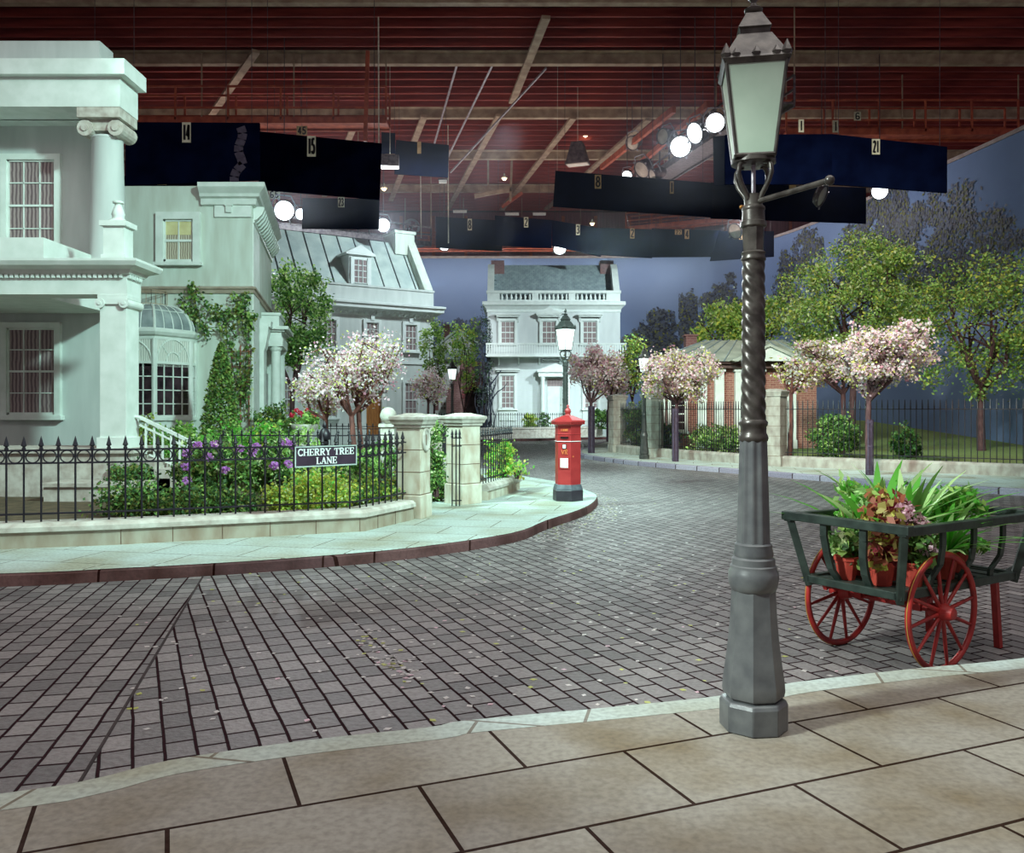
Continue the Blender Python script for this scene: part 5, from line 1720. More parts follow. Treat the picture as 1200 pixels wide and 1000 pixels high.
trusses(rh, 12.55, [(217, 547), (219, 564), (244, 536), (252, 520), (264, 551), (232, 522), (281, 526), (219, 531)])
trusses(rh2, 12.75, [(321, 546), (338, 544), (334, 518), (343, 522), (296, 531), (300, 524)])
bush('yellow-green feathery shrub under the street sign', 368, 12.6, 556, 84, 4200, ('g_yellow', 'g_light', 'g_bright', 'g_pale'), (5, 3, 1, 1), .06, .035, k=60)
bush('yellow-green low shrub left of the one under the street sign', 330, 12.35, 574, 40, 1500, ('g_yellow', 'g_light', 'g_pale'), (5, 3, 1), .06, .035)
bush('low green and yellow shrub against the slanting railing near the gate pier', 437, 13.4, 560, 64, 3000, ('g_yellow', 'g_mid', 'g_light', 'g_dark'), (3, 3, 2, 2), .06, .035)
bush('broad green shrub below the cherry trunks', 408, 14.8, 531, 78, 3400, ('g_mid', 'g_light', 'g_dark', 'g_pale'), (4, 3, 2, 1), .07, .045)
bush('fresh green bush under the glazed bay', 208, 19.5, 498, 62, 2400, ('g_light', 'g_bright', 'g_mid', 'g_pale'), (4, 2, 3, 1), .085, .06)
bush('bright green bush at the foot of the conical evergreen', 262, 18.6, 501, 74, 3000, ('g_bright', 'g_light', 'g_mid'), (4, 3, 2), .085, .06)
bush('bright green bush in front of the villa porch', 312, 18.4, 499, 62, 2600, ('g_bright', 'g_light', 'g_mid', 'g_yellow'), (4, 3, 2, 1), .085, .06)
bush('dark rounded bush at the base of the porch columns', 325, 24.0, 476, 60, 3000, ('g_mid', 'g_dark', 'g_olive', 'g_light'), (4, 3, 2, 1), .10, .07)
bush('leafy plant at the left foot of the glazed bay window', 168, 20.4, 482, 26, 900, ('g_light', 'g_olive', 'g_yellow'), (3, 2, 2), .09, .05)
bush('mixed white and green bush behind the inner railing', 356, 17.5, 505, 56, 2200, ('g_pale', 'g_mid', 'g_light', 'white_petal'), (2, 3, 3, 1.6), .07, .05)
bush('green bush under the inner railing left of the gate pier', 445, 17.2, 520, 44, 1900, ('g_mid', 'g_light', 'g_dark'), (3, 3, 2), .07, .045)
bush('dark leafy bush filling the gap between the two front gate piers', 515, 15.9, 557, 24, 1500, ('g_dark', 'g_mid', 'g_light', 'g_olive'), (3, 3, 1, 1), .06, .04, z0=0.0)
bush('tall leafy climber on the inner side of the stained gate pier', 511, 14.7, 497, 17, 1700, ('g_dark', 'g_mid', 'g_light', 'g_pale'), (3, 4, 2, .8), .055, .04, z0=.2)
bush('vivid yellow-green bush behind the railing right of the clean gate pier', 583, 17.9, 517, 36, 2400, ('g_yellow', 'g_bright', 'g_light'), (4, 3, 3), .07, .035, up=.5)
bush('sprig of light green leaves poking out at the end of the low coped wall', 606, 17.6, 540, 22, 160, ('g_light', 'g_yellow', 'g_bright'), (3, 2, 2), .10, .05, z0=.28, sp=.09)
# right-hand park
bush('dark ivy hedge behind the first park railing', 748, 34.4, 471, 36, 3600, ('g_dark', 'g_mid', 'g_olive', 'g_light'), (4, 2, 2, .7), .12, .08, k=60)
bush('dark purple-leaved bush behind the right-pavement lamp pier', 782, 31.6, 498, 28, 1500, ('g_dark', 'pt_dark', 'g_olive'), (3, 2, 1), .11, .07)
bush('glossy light green bush before the lodge wall', 838, 29.5, 500, 56, 2600, ('g_light', 'g_mid', 'g_dark', 'g_pale'), (3, 3, 2, 1), .13, .065)
bush('rounded dark green bush behind the railing under the pink cherries', 979, 26.4, 489, 54, 3200, ('g_mid', 'g_dark', 'g_light', 'g_pale'), (4, 3, 1.5, .6), .11, .06)
bush('dark bush inside the railing near the right edge', 1063, 26.6, 500, 34, 1600, ('g_dark', 'g_mid', 'g_olive'), (3, 3, 1), .11, .07)
bush('dark green bush between the guarded cherries, by the end house bank', 704, 54.6, 478, 22, 1200, ('g_dark', 'g_mid', 'g_light'), (3, 3, 1), .15, .09, z0=.5)
bush('pale green bush left on the end house bank', 621, 53.2, 486, 18, 900, ('g_yellow', 'g_light', 'g_mid'), (3, 3, 1), .15, .08, z0=.4)
bush('green and white flowering bush by the end house door', 638, 53.8, 484, 14, 800, ('g_mid', 'g_dark', 'white_petal'), (3, 2, 1), .15, .08, z0=.4)
# grass bank in the park
gb = MB(); gb.prism_x([(26.8, .2), (36, .22), (48, 1.1), (62, 1.2), (62, 0)], 9.6, 24); struct('floor', gb, M['lawn'])

# red flowers in a stone urn
ur = thing('flower_urn', 'pale stone urn of crimson flowers by the villa porch', 'planter', (*XY(357, 21.4), .2))
part('urn', MB().lathe([(.16, 0), (.16, .5), (.10, .55), (.09, .75), (.20, .9), (.30, 1.02), (.33, 1.08), (.33, 1.14)], 20), M['wall_stone2'], ur, smooth=40)
link('foliage', leaf_mesh('foliage', clumps(700, (0, 0, 1.25), (.34, .3, .2), 20, .06), .09, .06, [M['g_mid'], M['g_light']], None), ur)
for k in range(7):
    c = (-.28 + .09 * k, -.12 + .05 * (k % 3), 1.36 + .06 * ((k * 2) % 3))
    link('flower', leaf_mesh('flower', in_ellipsoid(40, (.07, .07, .06), .5) + np.array(c), .05, .045, [M['crimson']]), ur)


# ================================================================== FLOWER CART
ex, ey = .53, -.848         # cart's cross direction (along the near end)
ca = math.atan2(ey, ex)      # local +x = near right, local +y = back right
cart = thing('flower_cart', 'green slatted flower barrow on red spoked wheels at the right', 'cart', (2.426, 6.086, ROAD), ca)
FZ, TZ = .57, 1.025          # bed and top rail over the road
LEN = 1.45
hb, ht = .37, .47
def cpt(x, y, z):
    return Vector((x, y, z))
G_ = M['cart_green']
for s in (-1, 1):
    part('bed_rail', MB().bar((s * hb, -.03, FZ), (s * hb, LEN, FZ), .055, .06), G_, cart, bevel=.006)
    part('top_rail', MB().bar((s * ht, -.13, TZ), (s * ht, LEN + .08, TZ), .065, .06), G_, cart, bevel=.006)
for y, yt in ((0, -.10), (LEN - .02, LEN + .06)):
    part('bed_rail', MB().bar((-hb - .035, y, FZ), (hb + .035, y, FZ), .06, .055), G_, cart, bevel=.006)
    part('top_rail', MB().bar((-ht - .05, yt, TZ + .012), (ht + .05, yt, TZ + .012), .07, .062), G_, cart, bevel=.006)
    for s in (-1, 1):
        part('corner_post', MB().bar((s * hb, y, FZ - .05), (s * ht, yt, TZ), .05, .055), G_, cart, bevel=.005)
for x in (-.13, .13):
    pts = [(x * 1.25, -.10, TZ), (x * 1.25, -.10, TZ - .10), (x * 1.15, -.085, TZ - .22), (x * 1.08, -.05, TZ - .34), (x, .0, FZ + .05), (x, .04, FZ)]
    m_ = MB()
    for a, b in zip(pts[:-1], pts[1:]):
        m_.bar(a, b, .022, .055, up=(1, 0, 0))
    part('curved_slat', m_, G_, cart)
for s in (-1, 1):
    for y in (.34, .72, 1.1):
        pts = [(s * ht, y, TZ), (s * ht, y, TZ - .12), (s * (ht - .02), y, TZ - .26), (s * (hb + .01), y, FZ + .08), (s * hb, y, FZ)]
        m_ = MB()
        for a, b in zip(pts[:-1], pts[1:]):
            m_.bar(a, b, .022, .05, up=(0, 1, 0))
        part('curved_slat', m_, G_, cart)
for k in range(9):
    y = .06 + k * .165
    part('floor_board', MB().bx(-hb + .02, hb - .02, y, y + .11, FZ - .005, FZ + .015), G_, cart)
WR = .42
axy = .43
for s in (-1, 1):
    wx = s * (hb + .04)
    wh = part('wheel', MB().tube([(0, math.cos(a) * (WR - .022), math.sin(a) * (WR - .022)) for a in np.linspace(0, 2 * PI, 49)], .022, 8, cap=False), M['cart_red'], cart, (wx, axy, WR), smooth=60)
    for k in range(12):
        a = 2 * PI * (k + .3) / 12
        part('spoke', MB().tube([(0, math.cos(a) * .05, math.sin(a) * .05), (0, math.cos(a) * (WR - .03), math.sin(a) * (WR - .03))], [.016, .011], 6), M['cart_red'], wh, smooth=60)
    hub = MB()
    vs = MB().lathe([(.02, -.09), (.045, -.085), (.06, -.03), (.065, 0), (.06, .03), (.04, .085), (.02, .09)], 16)
    hub.add([(z, x, y) for x, y, z in vs.v], vs.f)
    part('hub', hub, M['cart_red'], wh, smooth=50)
    m_ = MB(); m_.tube([(s * .004, math.cos(a) * (WR + .0008), math.sin(a) * (WR + .0008)) for a in np.linspace(0, 2 * PI, 49)], .003, 4, cap=False)
    part('rim_line', m_, M['cart_line'], wh, label='thin yellow line round the rim')
part('axle', MB().tube([(-hb - .06, axy, WR), (hb + .06, axy, WR)], .022, 10), M['cart_red'], cart, smooth=60)
for s in (-1, 1):
    m_ = MB()
    for q in range(3):
        m_.tube([(s * .24, axy + t_ * (.40 - .1 * q), WR + .03 + .02 * q + .07 * (1 - (1 - abs(t_)) ** 1.6)) for t_ in np.linspace(-1, 1, 11)], .011, 6)
    m_.bx(s * .24 - .03, s * .24 + .03, axy - .04, axy + .04, WR - .02, WR + .08)
    for t_ in (-1, 1):
        m_.bar((s * .24, axy + t_ * .4, WR + .09), (s * .24, axy + t_ * .42, FZ - .02), .03, .03)
    part('leaf_spring', m_, M['cart_red'], cart)
for s in (-1, 1):
    part('leg', MB().bar((s * .27, LEN - .1, FZ - .02), (s * .28, LEN - .06, 0.0), .045, .045), M['cart_red'], cart)
    part('handle', MB().tube([(s * .30, LEN, FZ), (s * .30, LEN + .3, FZ + .06), (s * .29, LEN + .62, FZ + .16)], [.025, .022, .018], 8), G_, cart, smooth=60)

cmat = Matrix.Translation((2.426, 6.086, ROAD)) @ Matrix.Rotation(ca, 4, 'Z')
def potted(label, x, y, h, r, build, group='potted plants on the barrow'):
    p_ = cmat @ Vector((x, y, FZ + .017))
    t = thing('potted_plant', label, 'potted plant', p_, random.uniform(0, 6), group)
    m_ = MB(); m_.lathe([(r * .72, 0), (r * .98, h * .82), (r * 1.08, h * .83), (r * 1.1, h), (r * .95, h), (r * .9, h * .88)], 10)
    part('pot', m_, M['terracotta'], t)
    build(t, h, r)
    return t

def straps(n, L, W, rise, mats, wts, z0):
    """arching strap leaves from the pot centre"""
    V, F, MI = [], [], []
    for i in range(n):
        a = RNG.uniform(0, 2 * PI); el = RNG.uniform(.55, 1.35); l = L * RNG.uniform(.7, 1.15)
        d = np.array((math.cos(a), math.sin(a)))
        s_ = np.array((-math.sin(a), math.cos(a)))
        o = len(V)
        m = 6
        for k in range(m + 1):
            t_ = k / m
            rad = l * t_ * math.cos(el) * (1 + .35 * t_)
            z = z0 + l * (t_ * math.sin(el) - rise * t_ ** 2.4)
            wd = W * math.sin(PI * min(.98, .12 + .86 * t_)) * .5
            for q in (-1, 1):
                V.append((d[0] * rad + s_[0] * wd * q, d[1] * rad + s_[1] * wd * q, z + (.0 if q else 0)))
        mi_ = RNG.choice(len(mats), p=np.array(wts) / sum(wts))
        for k in range(m):
            F.append((o + 2 * k, o + 2 * k + 1, o + 2 * k + 3, o + 2 * k + 2)); MI.append(int(mi_))
    mb = MB(); mb.v = V; mb.f = F; mb.mi = MI
    return mb

def strap_plant(n=26, L=.42, W=.055, rise=.45, mats=('lily', 'lily_l', 'g_mid'), wts=(5, 2, 2)):
    def f(t, h, r):
        part('foliage', straps(n, L, W, rise, mats, wts, h * .9), [M[m] for m in mats], t, smooth=60)
    return f
def leaf_plant(n, R_, H__, L, W, mats, wts, k=16, droop=.0):
    def f(t, h, r):
        pts = clumps(n, (0, 0, h + H__ * .42), (R_, R_, H__ * .6), k, .035, .3, h * (.55 if droop else .92))
        link('foliage', leaf_mesh('foliage', pts, L, W, [M[m] for m in mats], wts), t)
        m_ = MB()
        for i in range(6):
            a = i * 1.05
            m_.tube([(0, 0, h * .85), (math.cos(a) * R_ * .3, math.sin(a) * R_ * .3, h + H__ * .4), (math.cos(a) * R_ * .6, math.sin(a) * R_ * .6, h + H__ * .75)], [.008, .006, .003], 5)
        part('stem', m_, M['g_olive'], t)
    return f
CO = ('coleus_r', 'coleus_o', 'coleus_y', 'g_yellow')
potted('terracotta pot of variegated green leaves behind the left end slat of the barrow', -.15, .14, .17, .085, leaf_plant(300, .13, .22, .075, .045, ('g_mid', 'g_pale', 'g_light', 'g_dark'), (4, 1.6, 2, 2), droop=1))
potted('terracotta pot of red and yellow coleus centred behind the two curved end slats', .12, .17, .17, .09, leaf_plant(520, .16, .38, .085, .055, CO, (4, 3, 4, 1.5), droop=1, k=26))
potted('terracotta pot of rusty coleus second row behind the curved end slats', .02, .37, .17, .085, leaf_plant(620, .20, .44, .085, .055, CO, (3, 4, 3, 1.5), k=30))
potted('terracotta pot at the near right corner of the barrow with pink hydrangea heads', .25, .33, .17, .085, leaf_plant(300, .15, .34, .07, .045, ('g_mid', 'g_dark', 'g_light'), (3, 2, 1)))
potted('tall arching lily-like leaves at the left rear of the barrow', -.20, .58, .17, .085, strap_plant(36, .86, .075, .2))
potted('bushy light green plant along the left side of the barrow', -.24, .34, .17, .085, leaf_plant(640, .19, .50, .09, .032, ('lily', 'lily_l', 'g_mid', 'g_light'), (3, 2, 3, 2)))
potted('tall upright strap-leaved plant in the middle of the barrow', -.03, .66, .17, .09, strap_plant(36, .84, .075, .2))
potted('bright strap-leaved plant toward the right rear of the barrow', .22, .78, .17, .085, strap_plant(40, .60, .05, .3))
potted('pale green bushy plant at the far end of the barrow', .12, 1.12, .17, .085, leaf_plant(520, .22, .50, .09, .036, ('lily', 'g_light', 'g_mid'), (3, 2, 3)))
potted('small leafy plant at the far left end of the barrow', -.2, 1.15, .17, .085, leaf_plant(420, .2, .45, .085, .036, ('lily', 'g_light', 'g_dark'), (3, 2, 3)))
hyd = [o for o in COL.objects if o.get('label', '').startswith('terracotta pot at the near right')][0]
for c in ((.06, 0, .46), (-.08, .05, .52), (.0, -.09, .40), (.1, .09, .55), (-.03, -.1, .28)):
    link('flower', leaf_mesh('flower', in_ellipsoid(90, (.075, .075, .065), .7) + np.array(c), .034, .032, [M['pink_petal'], M['deep_petal']], (4, 1)), hyd)

# ================================================================== FALLEN PETALS
def scatter(n, f):
    return np.array([f() for _ in range(n)])
pts = []
el = [p for p in edge_l if 8 < p[1] < 22]
for _ in range(700):
    i = random.randrange(len(el) // 2, len(el) - 2)
    a = Vector(el[i]).lerp(Vector(el[i + 1]), random.random())
    q = abs(random.gauss(0, .28)) + .03
    pts.append((a.x + q * .8, a.y - q * .7 if a.y < 17 else a.y + q * .3, ROAD + .004))
for _ in range(900):
    Y = random.uniform(4.8, 30) if random.random() < .7 else random.uniform(5, 12)
    pts.append((random.uniform(-.46, .42) * Y, Y, ROAD + .004))
for _ in range(90):
    t_ = random.random()
    x, y = G(430 + 60 * t_ + random.gauss(0, 8), 745 + 55 * t_ + random.gauss(0, 6), ROAD)
    pts.append((x, y, ROAD + .004))
def on_near(x, y):
    return y < 4.4 + .17 * (x + 1)
pts = [p for p in pts if not on_near(p[0], p[1])]
pts = np.array(pts)
me = leaf_mesh('fallen_petals', pts, .046, .034, [M['white_petal'], M['young_leaf'], M['pink_petal']], (6, 1.6, .8), flat=np.array((0., 0., 1.)))
o = tag(link('fallen_petals', me), 'fallen white and yellow petals scattered over the cobbled road', 'petals')
o['kind'] = 'stuff'


# ================================================================== THE STAGE OVERHEAD
ROOF = 17.6
deckm = MB(); deckm.bx(-45, 40, 24, 72, ROOF + .35, ROOF + .55)
deck = struct('ceiling', deckm, M['deck'])
src = None
for i in range(44):
    y = 28 + i * .93
    if src is None:
        src = part('joist', MB().bx(-45, 40, -.05, .05, ROOF, ROOF + .36), M['joist'], deck, (0, y, 0))
    else:
        dup(src, deck, (0, y, 0))
for y in (32.5, 38.2, 45.2, 52.6, 60.5):
    part('steel_beam', MB().bx(-45, 40, y - .16, y + .16, ROOF - .45, ROOF + .02).bx(-45, 40, y - .5, y - .16, ROOF - .02, ROOF + .01), M['steel_cream'], deck)
def roofpt(px, py, dz=0.0):
    Y = (ROOF - .5 + dz - EYE) * FOC / (HOR - py)
    return P(px, py, Y)
for a, b in (((585, 135), (525, 245)), ((672, 138), (588, 246)), ((497, 136), (458, 235)), ((760, 140), (640, 245)), ((420, 136), (380, 230)), ((300, 60), (230, 160)), ((640, 20), (600, 120))):
    part('brace', MB().bar(roofpt(*a), roofpt(*b), .34, .14), M['steel_cream'], deck)

struct('wall_back', MB().bx(-45, 40, 70, 70.3, -.2, ROOF + .4), M['stage_wall'])
for k, px in enumerate(range(470, 930, 38)):
    x = (px - 600) * .0699
    o = struct('trim_6', MB().bx(x - .12, x + .12, 69.8, 70, 10, ROOF), M['steel_rust'])
struct('wall_left', MB().bx(-40, -39.7, 6, 70, -.2, ROOF + .4), M['stage_wall'])
# exhaust fan in the back wall
fx = P(482, 266.5, 69.92)
fan = thing('exhaust_fan', 'round louvred exhaust fan in the back wall above the mansard house chimney', 'fan', (fx.x, fx.y, fx.z))
m_ = MB(); m_.tube([(math.cos(a) * .62, 0, math.sin(a) * .62) for a in np.linspace(0, 2 * PI, 33)], 0.09, 8, cap=False); part('rim', m_, M['pipe'], fan, smooth=60)
for k in range(4):
    a = k * PI / 2 + .4
    m_ = MB(); m_.add([(math.cos(a) * .08, .05, math.sin(a) * .08), (math.cos(a - .35) * .55, .1, math.sin(a - .35) * .55), (math.cos(a + .4) * .55, -.02, math.sin(a + .4) * .55), (math.cos(a) * .08, .09, math.sin(a) * .08), (math.cos(a - .35) * .55, .14, math.sin(a - .35) * .55), (math.cos(a + .4) * .55, .02, math.sin(a + .4) * .55)], [(0, 1, 2), (3, 5, 4), (0, 3, 4, 1), (1, 4, 5, 2), (2, 5, 3, 0)])
    part('blade', m_, M['pipe'], fan)
m_ = MB(); m_.sphere((0, 0.02, 0), .12, 10, 8); part('hub', m_, M['fixture'], fan, smooth=60)

# sky cloth, bending forward at the right, with trees painted on it
CY = [(-39.5, 66), (-12, 66.4), (11, 66), (15.2, 63.2), (17.9, 59), (19.6, 52.5), (20.3, 46), (21.6, 36), (22.4, 26), (22.6, 18)]
CY = smooth_line(CY, 5)
cyc = MB(); cyc.sweep(CY[::-1], [(0, -.2), (0, 13.55), (-.06, 13.55), (-.06, -.2)])
sky = tag(part('sky_cloth', cyc, M['cyc'], None, smooth=60), 'blue-grey painted sky cloth curving round behind the houses and trees', 'backdrop')
m_ = MB(); m_.sweep(CY[::-1], [(-.12, 13.5), (.03, 13.5), (.03, 13.68), (-.12, 13.68)]); part('top_batten', m_, M['cyc_frame'], sky)
LEN_ = [0]
for a, b in zip(CY[:-1], CY[1:]):
    LEN_.append(LEN_[-1] + math.dist(a, b))
def cyc_pt(px):
    """where the sight line of a picture column meets the cloth; also the cloth's direction there"""
    s = (px - 600) / FOC
    for a, b in zip(CY[:-1], CY[1:]):
        fa_, fb_ = a[0] - s * a[1], b[0] - s * b[1]
        if fa_ <= 0 <= fb_ or fb_ <= 0 <= fa_:
            t_ = fa_ / (fa_ - fb_) if fa_ != fb_ else 0
            return a[0] + (b[0] - a[0]) * t_, a[1] + (b[1] - a[1]) * t_, Vector((b[0] - a[0], b[1] - a[1])).normalized()
    return CY[-1][0], CY[-1][1], Vector((0, -1))
def painted(px, py, wpx, hpx, n, mats, wts, size, trunk=True):
    n = int(n * 1.9); size *= .62
    """a tree painted flat on the cloth: crown centre and half sizes in the picture"""
    x, y, d = cyc_pt(px)
    cz_ = ZZ(py, y)
    sl = Vector((x, y)).normalized()
    hx, hz = wpx * y / FOC / max(.3, abs(d.x * sl.y - d.y * sl.x)), hpx * y / FOC
    inn = Vector((d.y, -d.x))
    if inn.y > 0 and abs(inn.y) > abs(inn.x): inn = -inn
    if inn.dot(Vector((-x, -y))) < 0: inn = -inn
    dd = np.array((d.x, d.y, 0.0)); ii = np.array((inn.x, inn.y, 0.0))
    k = 46
    u = RNG.uniform(-1, 1, (400, 2)); u = u[(u ** 2).sum(1) < 1][:k]
    sp = RNG.normal(size=(n, 2)) * .11
    q = u[RNG.integers(0, len(u), n)] + sp
    pts_ = np.array((x, y, cz_)) + q[:, :1] * hx * dd + q[:, 1:] * np.array((0, 0, hz)) + ii * RNG.uniform(.08, .13, (n, 1))
    link('painted_tree', leaf_mesh('painted_tree', pts_, size, size * .55, [M[m] for m in mats], wts, flat=ii), sky)
PD, PM, PB = 'pt_dark', 'pt_mid', 'pt_blue'
for (px, py, wp, hp, n) in ((768, 392, 26, 28, 1300), (752, 410, 22, 26, 900), (800, 372, 20, 28, 1200), (824, 398, 38, 32, 1500), (850, 350, 26, 26, 1500), (862, 386, 30, 34, 1500), (740, 420, 20, 24, 700)):
    painted(px, py, wp, hp, n, (PM, PD, PB, 'g_olive'), (3, 3, 2, .6), .42)
for (px, py, wp, hp, n) in ((946, 296, 16, 26, 900), (930, 330, 24, 34, 900), (1000, 300, 26, 36, 800), (1030, 268, 24, 40, 1300), (1056, 262, 22, 50, 1500), (1020, 330, 40, 40, 1300), (1100, 280, 40, 60, 1600), (1150, 310, 46, 60, 1500)):
    painted(px, py, wp, hp, n, (PD, PB, 'g_olive', PM), (3, 3, 1.4, 1), .34)
for (px, py, wp, hp, n) in ((515, 402, 16, 22, 500), (545, 392, 20, 18, 600)):
    painted(px, py, wp, hp, n, (PB, PM), (3, 1), .4)


# ---------------------------------------------------------------- black cloth panels
def digits(mb, text, x0, x1, z0, z1, y):
    write(mb, text, (x0 + x1) / 2, z0, z1 - z0, (x1 - x0), y, .012, heavy=.17)

def panel(label, quad, Y, tags=(), lines=True, skew=0.0, group='black hanging panels', tape=False):
    """quad: picture corners tl, tr, br, bl; hangs at distance Y"""
    c = [P(px, py, Y + (skew if i in (1, 2) else 0)) for i, (px, py) in enumerate(quad)]
    base = (c[0] + c[1] + c[2] + c[3]) / 4
    t = thing('cloth_border', label, 'panel', tuple(base), 0, group)
    L = [q - base for q in c]
    d = Vector((0, .09, 0))
    m_ = MB(); m_.add([L[3], L[2], L[1], L[0], L[3] + d, L[2] + d, L[1] + d, L[0] + d], [(0, 1, 2, 3), (7, 6, 5, 4), (0, 4, 5, 1), (1, 5, 6, 2), (2, 6, 7, 3), (3, 7, 4, 0)])
    part('cloth', m_, M['black_cloth'], t)
    for q in (L[0].lerp(L[1], .06), L[0].lerp(L[1], .94)):
        m_ = MB(); top = Vector((q.x, q.y + .04, ROOF + .36 - base.z)); m_.tube([q + Vector((0, .04, 0)), top], .012, 4)
        part('hanging_wire', m_, M['fixture'], t)
    for tg in tags:
        x0, y0, x1, y1, txt, old = tg
        f_ = (x0 - quad[0][0]) / max(1, quad[1][0] - quad[0][0])
        yy = Y + skew * min(1, max(0, f_)) - .03
        a = P(x0, y1, yy) - base; b = P(x1, y0, yy) - base
        m_ = MB(); m_.bx(a.x, b.x, a.y - .01, a.y + .025, a.z, b.z)
        tgo = part('number_card', m_, M['tag_o'] if old else M['tag'], t)
        if txt:
            for ci, ch in enumerate(txt):
                n_ = len(txt)
                xa = a.x + (b.x - a.x) * (.08 + .84 * ci / n_); xb = a.x + (b.x - a.x) * (.08 + .84 * (ci + 1) / n_)
                m_ = MB(); write(m_, ch, (xa + xb) / 2, a.z + (b.z - a.z) * .12, (b.z - a.z) * .76, (xb - xa) * .8, a.y - .012, .012, heavy=.15)
                part('digit', m_, M['ink'], tgo)
    if tape:
        m_ = MB(); a = L[0].lerp(L[1], .86)
        pts_ = [(a.x + math.sin(k * 1.3) * .08 - (.15 if k > 6 else 0), a.y - .012, a.z - .15 - k * (L[0].z - L[3].z - .25) / 9) for k in range(10)]
        for p_, q_ in zip(pts_[:-1], pts_[1:]):
            m_.bar(p_, q_, .02, .30, up=(1, 0, 0))
        part('torn_tape', m_, M['tape'], t)
    return t

panel('large black panel numbered 14 over the cream villa', [(147, 143), (304, 144), (305, 211), (147, 217)], 29, [(213.5, 143.5, 223.5, 167, '14', 0)], tape=True)
panel('thin dark panel edge just under the panel numbered 14', [(100, 206), (275, 207), (275, 216), (100, 219)], 31, [(184, 211, 195, 216.5, '', 1)])
panel('large black panel numbered 15 over the villa cornice', [(304.5, 154), (447, 168), (444.5, 234), (303, 222)], 31, [(360, 159.5, 370, 183.5, '15', 0)])
panel('black panel numbered 23 above the seamed metal roof', [(354, 232), (444.5, 233), (444, 268.5), (354, 268)], 40, [(396, 231, 403.5, 243, '23', 0)])
panel('small black panel beside two hanging white poles', [(464, 164), (526, 170), (525, 208), (462, 204)], 44, [(489, 166, 493.5, 180, '', 1)])
panel('short black panel left of the small one with white poles', [(447, 155), (463, 156), (463, 180), (447, 180)], 42)
panel('far black panel with a chain-like number card, first from the left in the far row', [(511, 254), (588.5, 258.5), (588.5, 294.5), (511, 290.5)], 56, [(548, 256.5, 553, 270, '8', 0)])
panel('far black panel second from the left in the far row, overlapping the first', [(580, 252.5), (647, 258), (646, 291), (579.5, 287.5)], 54.5, [(614, 254.5, 619, 266.5, '2', 0)])
panel('far black panel above the slate roof with its lower edge slanting', [(647, 258), (705, 268), (704, 301), (647, 288)], 55, [(675, 263, 679.5, 275.5, '3', 0)])
panel('far black panel with a bright lamp flare spot, right of the slanting one', [(703, 267), (764, 269), (764, 302.5), (703, 299)], 56, [(738.5, 267.5, 743.5, 279.5, '2', 1)])
panel('far dull panel with two number cards between the flare panel and the near lamp post', [(764, 268), (845, 270), (845, 301), (764, 301.5)], 57, [(791, 269.5, 799, 275, '22', 1), (802.5, 269, 807.5, 280, '4', 1)])
panel('far black panel behind the top of the near lamp post', [(843, 271), (907, 271), (907, 301), (832, 306)], 55.5, [(866, 273, 870, 281, '', 1)])
panel('long black panel hanging left of the lantern, below the trough lamp', [(651, 200), (835, 214.5), (834, 254.5), (648, 242)], 39, [(697, 205, 704.5, 221, '8', 1), (785, 212.5, 789.5, 227, '1', 1)])
panel('dark blue panel hidden partly behind the lantern cradle, beneath the panel numbered 21', [(833, 214), (1015, 220), (1015, 262), (833, 256)], 41, [(925, 217, 933, 223, '', 1)])
panel('upright narrow black panel just left of the lantern glass', [(836, 160), (858, 158), (858, 218), (837, 217)], 36)
panel('long black panel numbered 21 right of the lantern', [(850, 158), (975, 157), (975, 216), (850, 216)], 30, [(936, 140, 942, 155, '1', 0)], group='black hanging panels')
panel('slanting black panel end with the white 21 card at the right edge', [(975, 157), (1110, 172), (1110, 226), (975, 216)], 30, [(1022, 163, 1031, 181, '21', 0)])

# ---------------------------------------------------------------- catwalks
def catwalk(label, a, b, w_=1.1, h=1.1, mat_='steel_rust', rails=True, spacing=1.6, hang=True):
    a = Vector(a); b = Vector(b)
    t = thing('catwalk', label, 'catwalk', tuple(a), 0, None)
    d = (b - a); dn = d.normalized(); s = Vector((dn.y, -dn.x, 0)).normalized()
    part('deck', MB().bar((0, 0, 0), d, w_, .08), M[mat_], t)
    for k in (-1, 1):
        part('side_beam', MB().bar(s * w_ / 2 * k, d + s * w_ / 2 * k, .08, .28), M[mat_], t)
        if rails:
            for z in (.55, h):
                part('rail', MB().bar(s * w_ / 2 * k + Vector((0, 0, z)), d + s * w_ / 2 * k + Vector((0, 0, z)), .06, .09), M[mat_], t)
            n_ = max(2, int(d.length / spacing))
            for i in range(n_ + 1):
                q = d * (i / n_) + s * w_ / 2 * k
                part('stanchion', MB().bar(q, q + Vector((0, 0, h)), .08, .08), M[mat_], t)
    if hang:
        n_ = max(2, int(d.length / 4))
        for i in range(n_ + 1):
            q = d * (i / n_)
            part('hanger', MB().bar(q + s * w_ / 2, q + s * w_ / 2 + Vector((0, 0, ROOF - a.z - q.z)), .05, .05), M['steel_cream'], t)
    return t
catwalk('long red-brown catwalk along the top of the sky cloth', (-8, 64.5, 13.9), (9.5, 64.2, 13.9))
catwalk('red-brown catwalk crossing behind the lantern to the bend of the sky cloth', (8.5, 62.5, 14.9), (19.0, 57.5, 14.9), spacing=1.8)
catwalk('timber catwalk with railings above the panel numbered 15', (-22, 38.5, 14.6), (-5.6, 38.5, 14.6), h=1.5, spacing=2.2)
catwalk('steel lamp gantry running back beside the lantern at upper right', (10.3, 33, 13.6), (7.2, 58, 15.6), mat_='fixture', w_=1.3)
catwalk('grey-blue lamp platform over the seamed metal roof', (-13.0, 45.5, 11.4), (-5.4, 52, 11.7), w_=1.6, mat_='fixture', h=1.0)
catwalk('rust catwalk at the right top corner above the panel numbered 21', (13, 41, 14.9), (24, 41, 14.9), h=1.5, spacing=1.9)

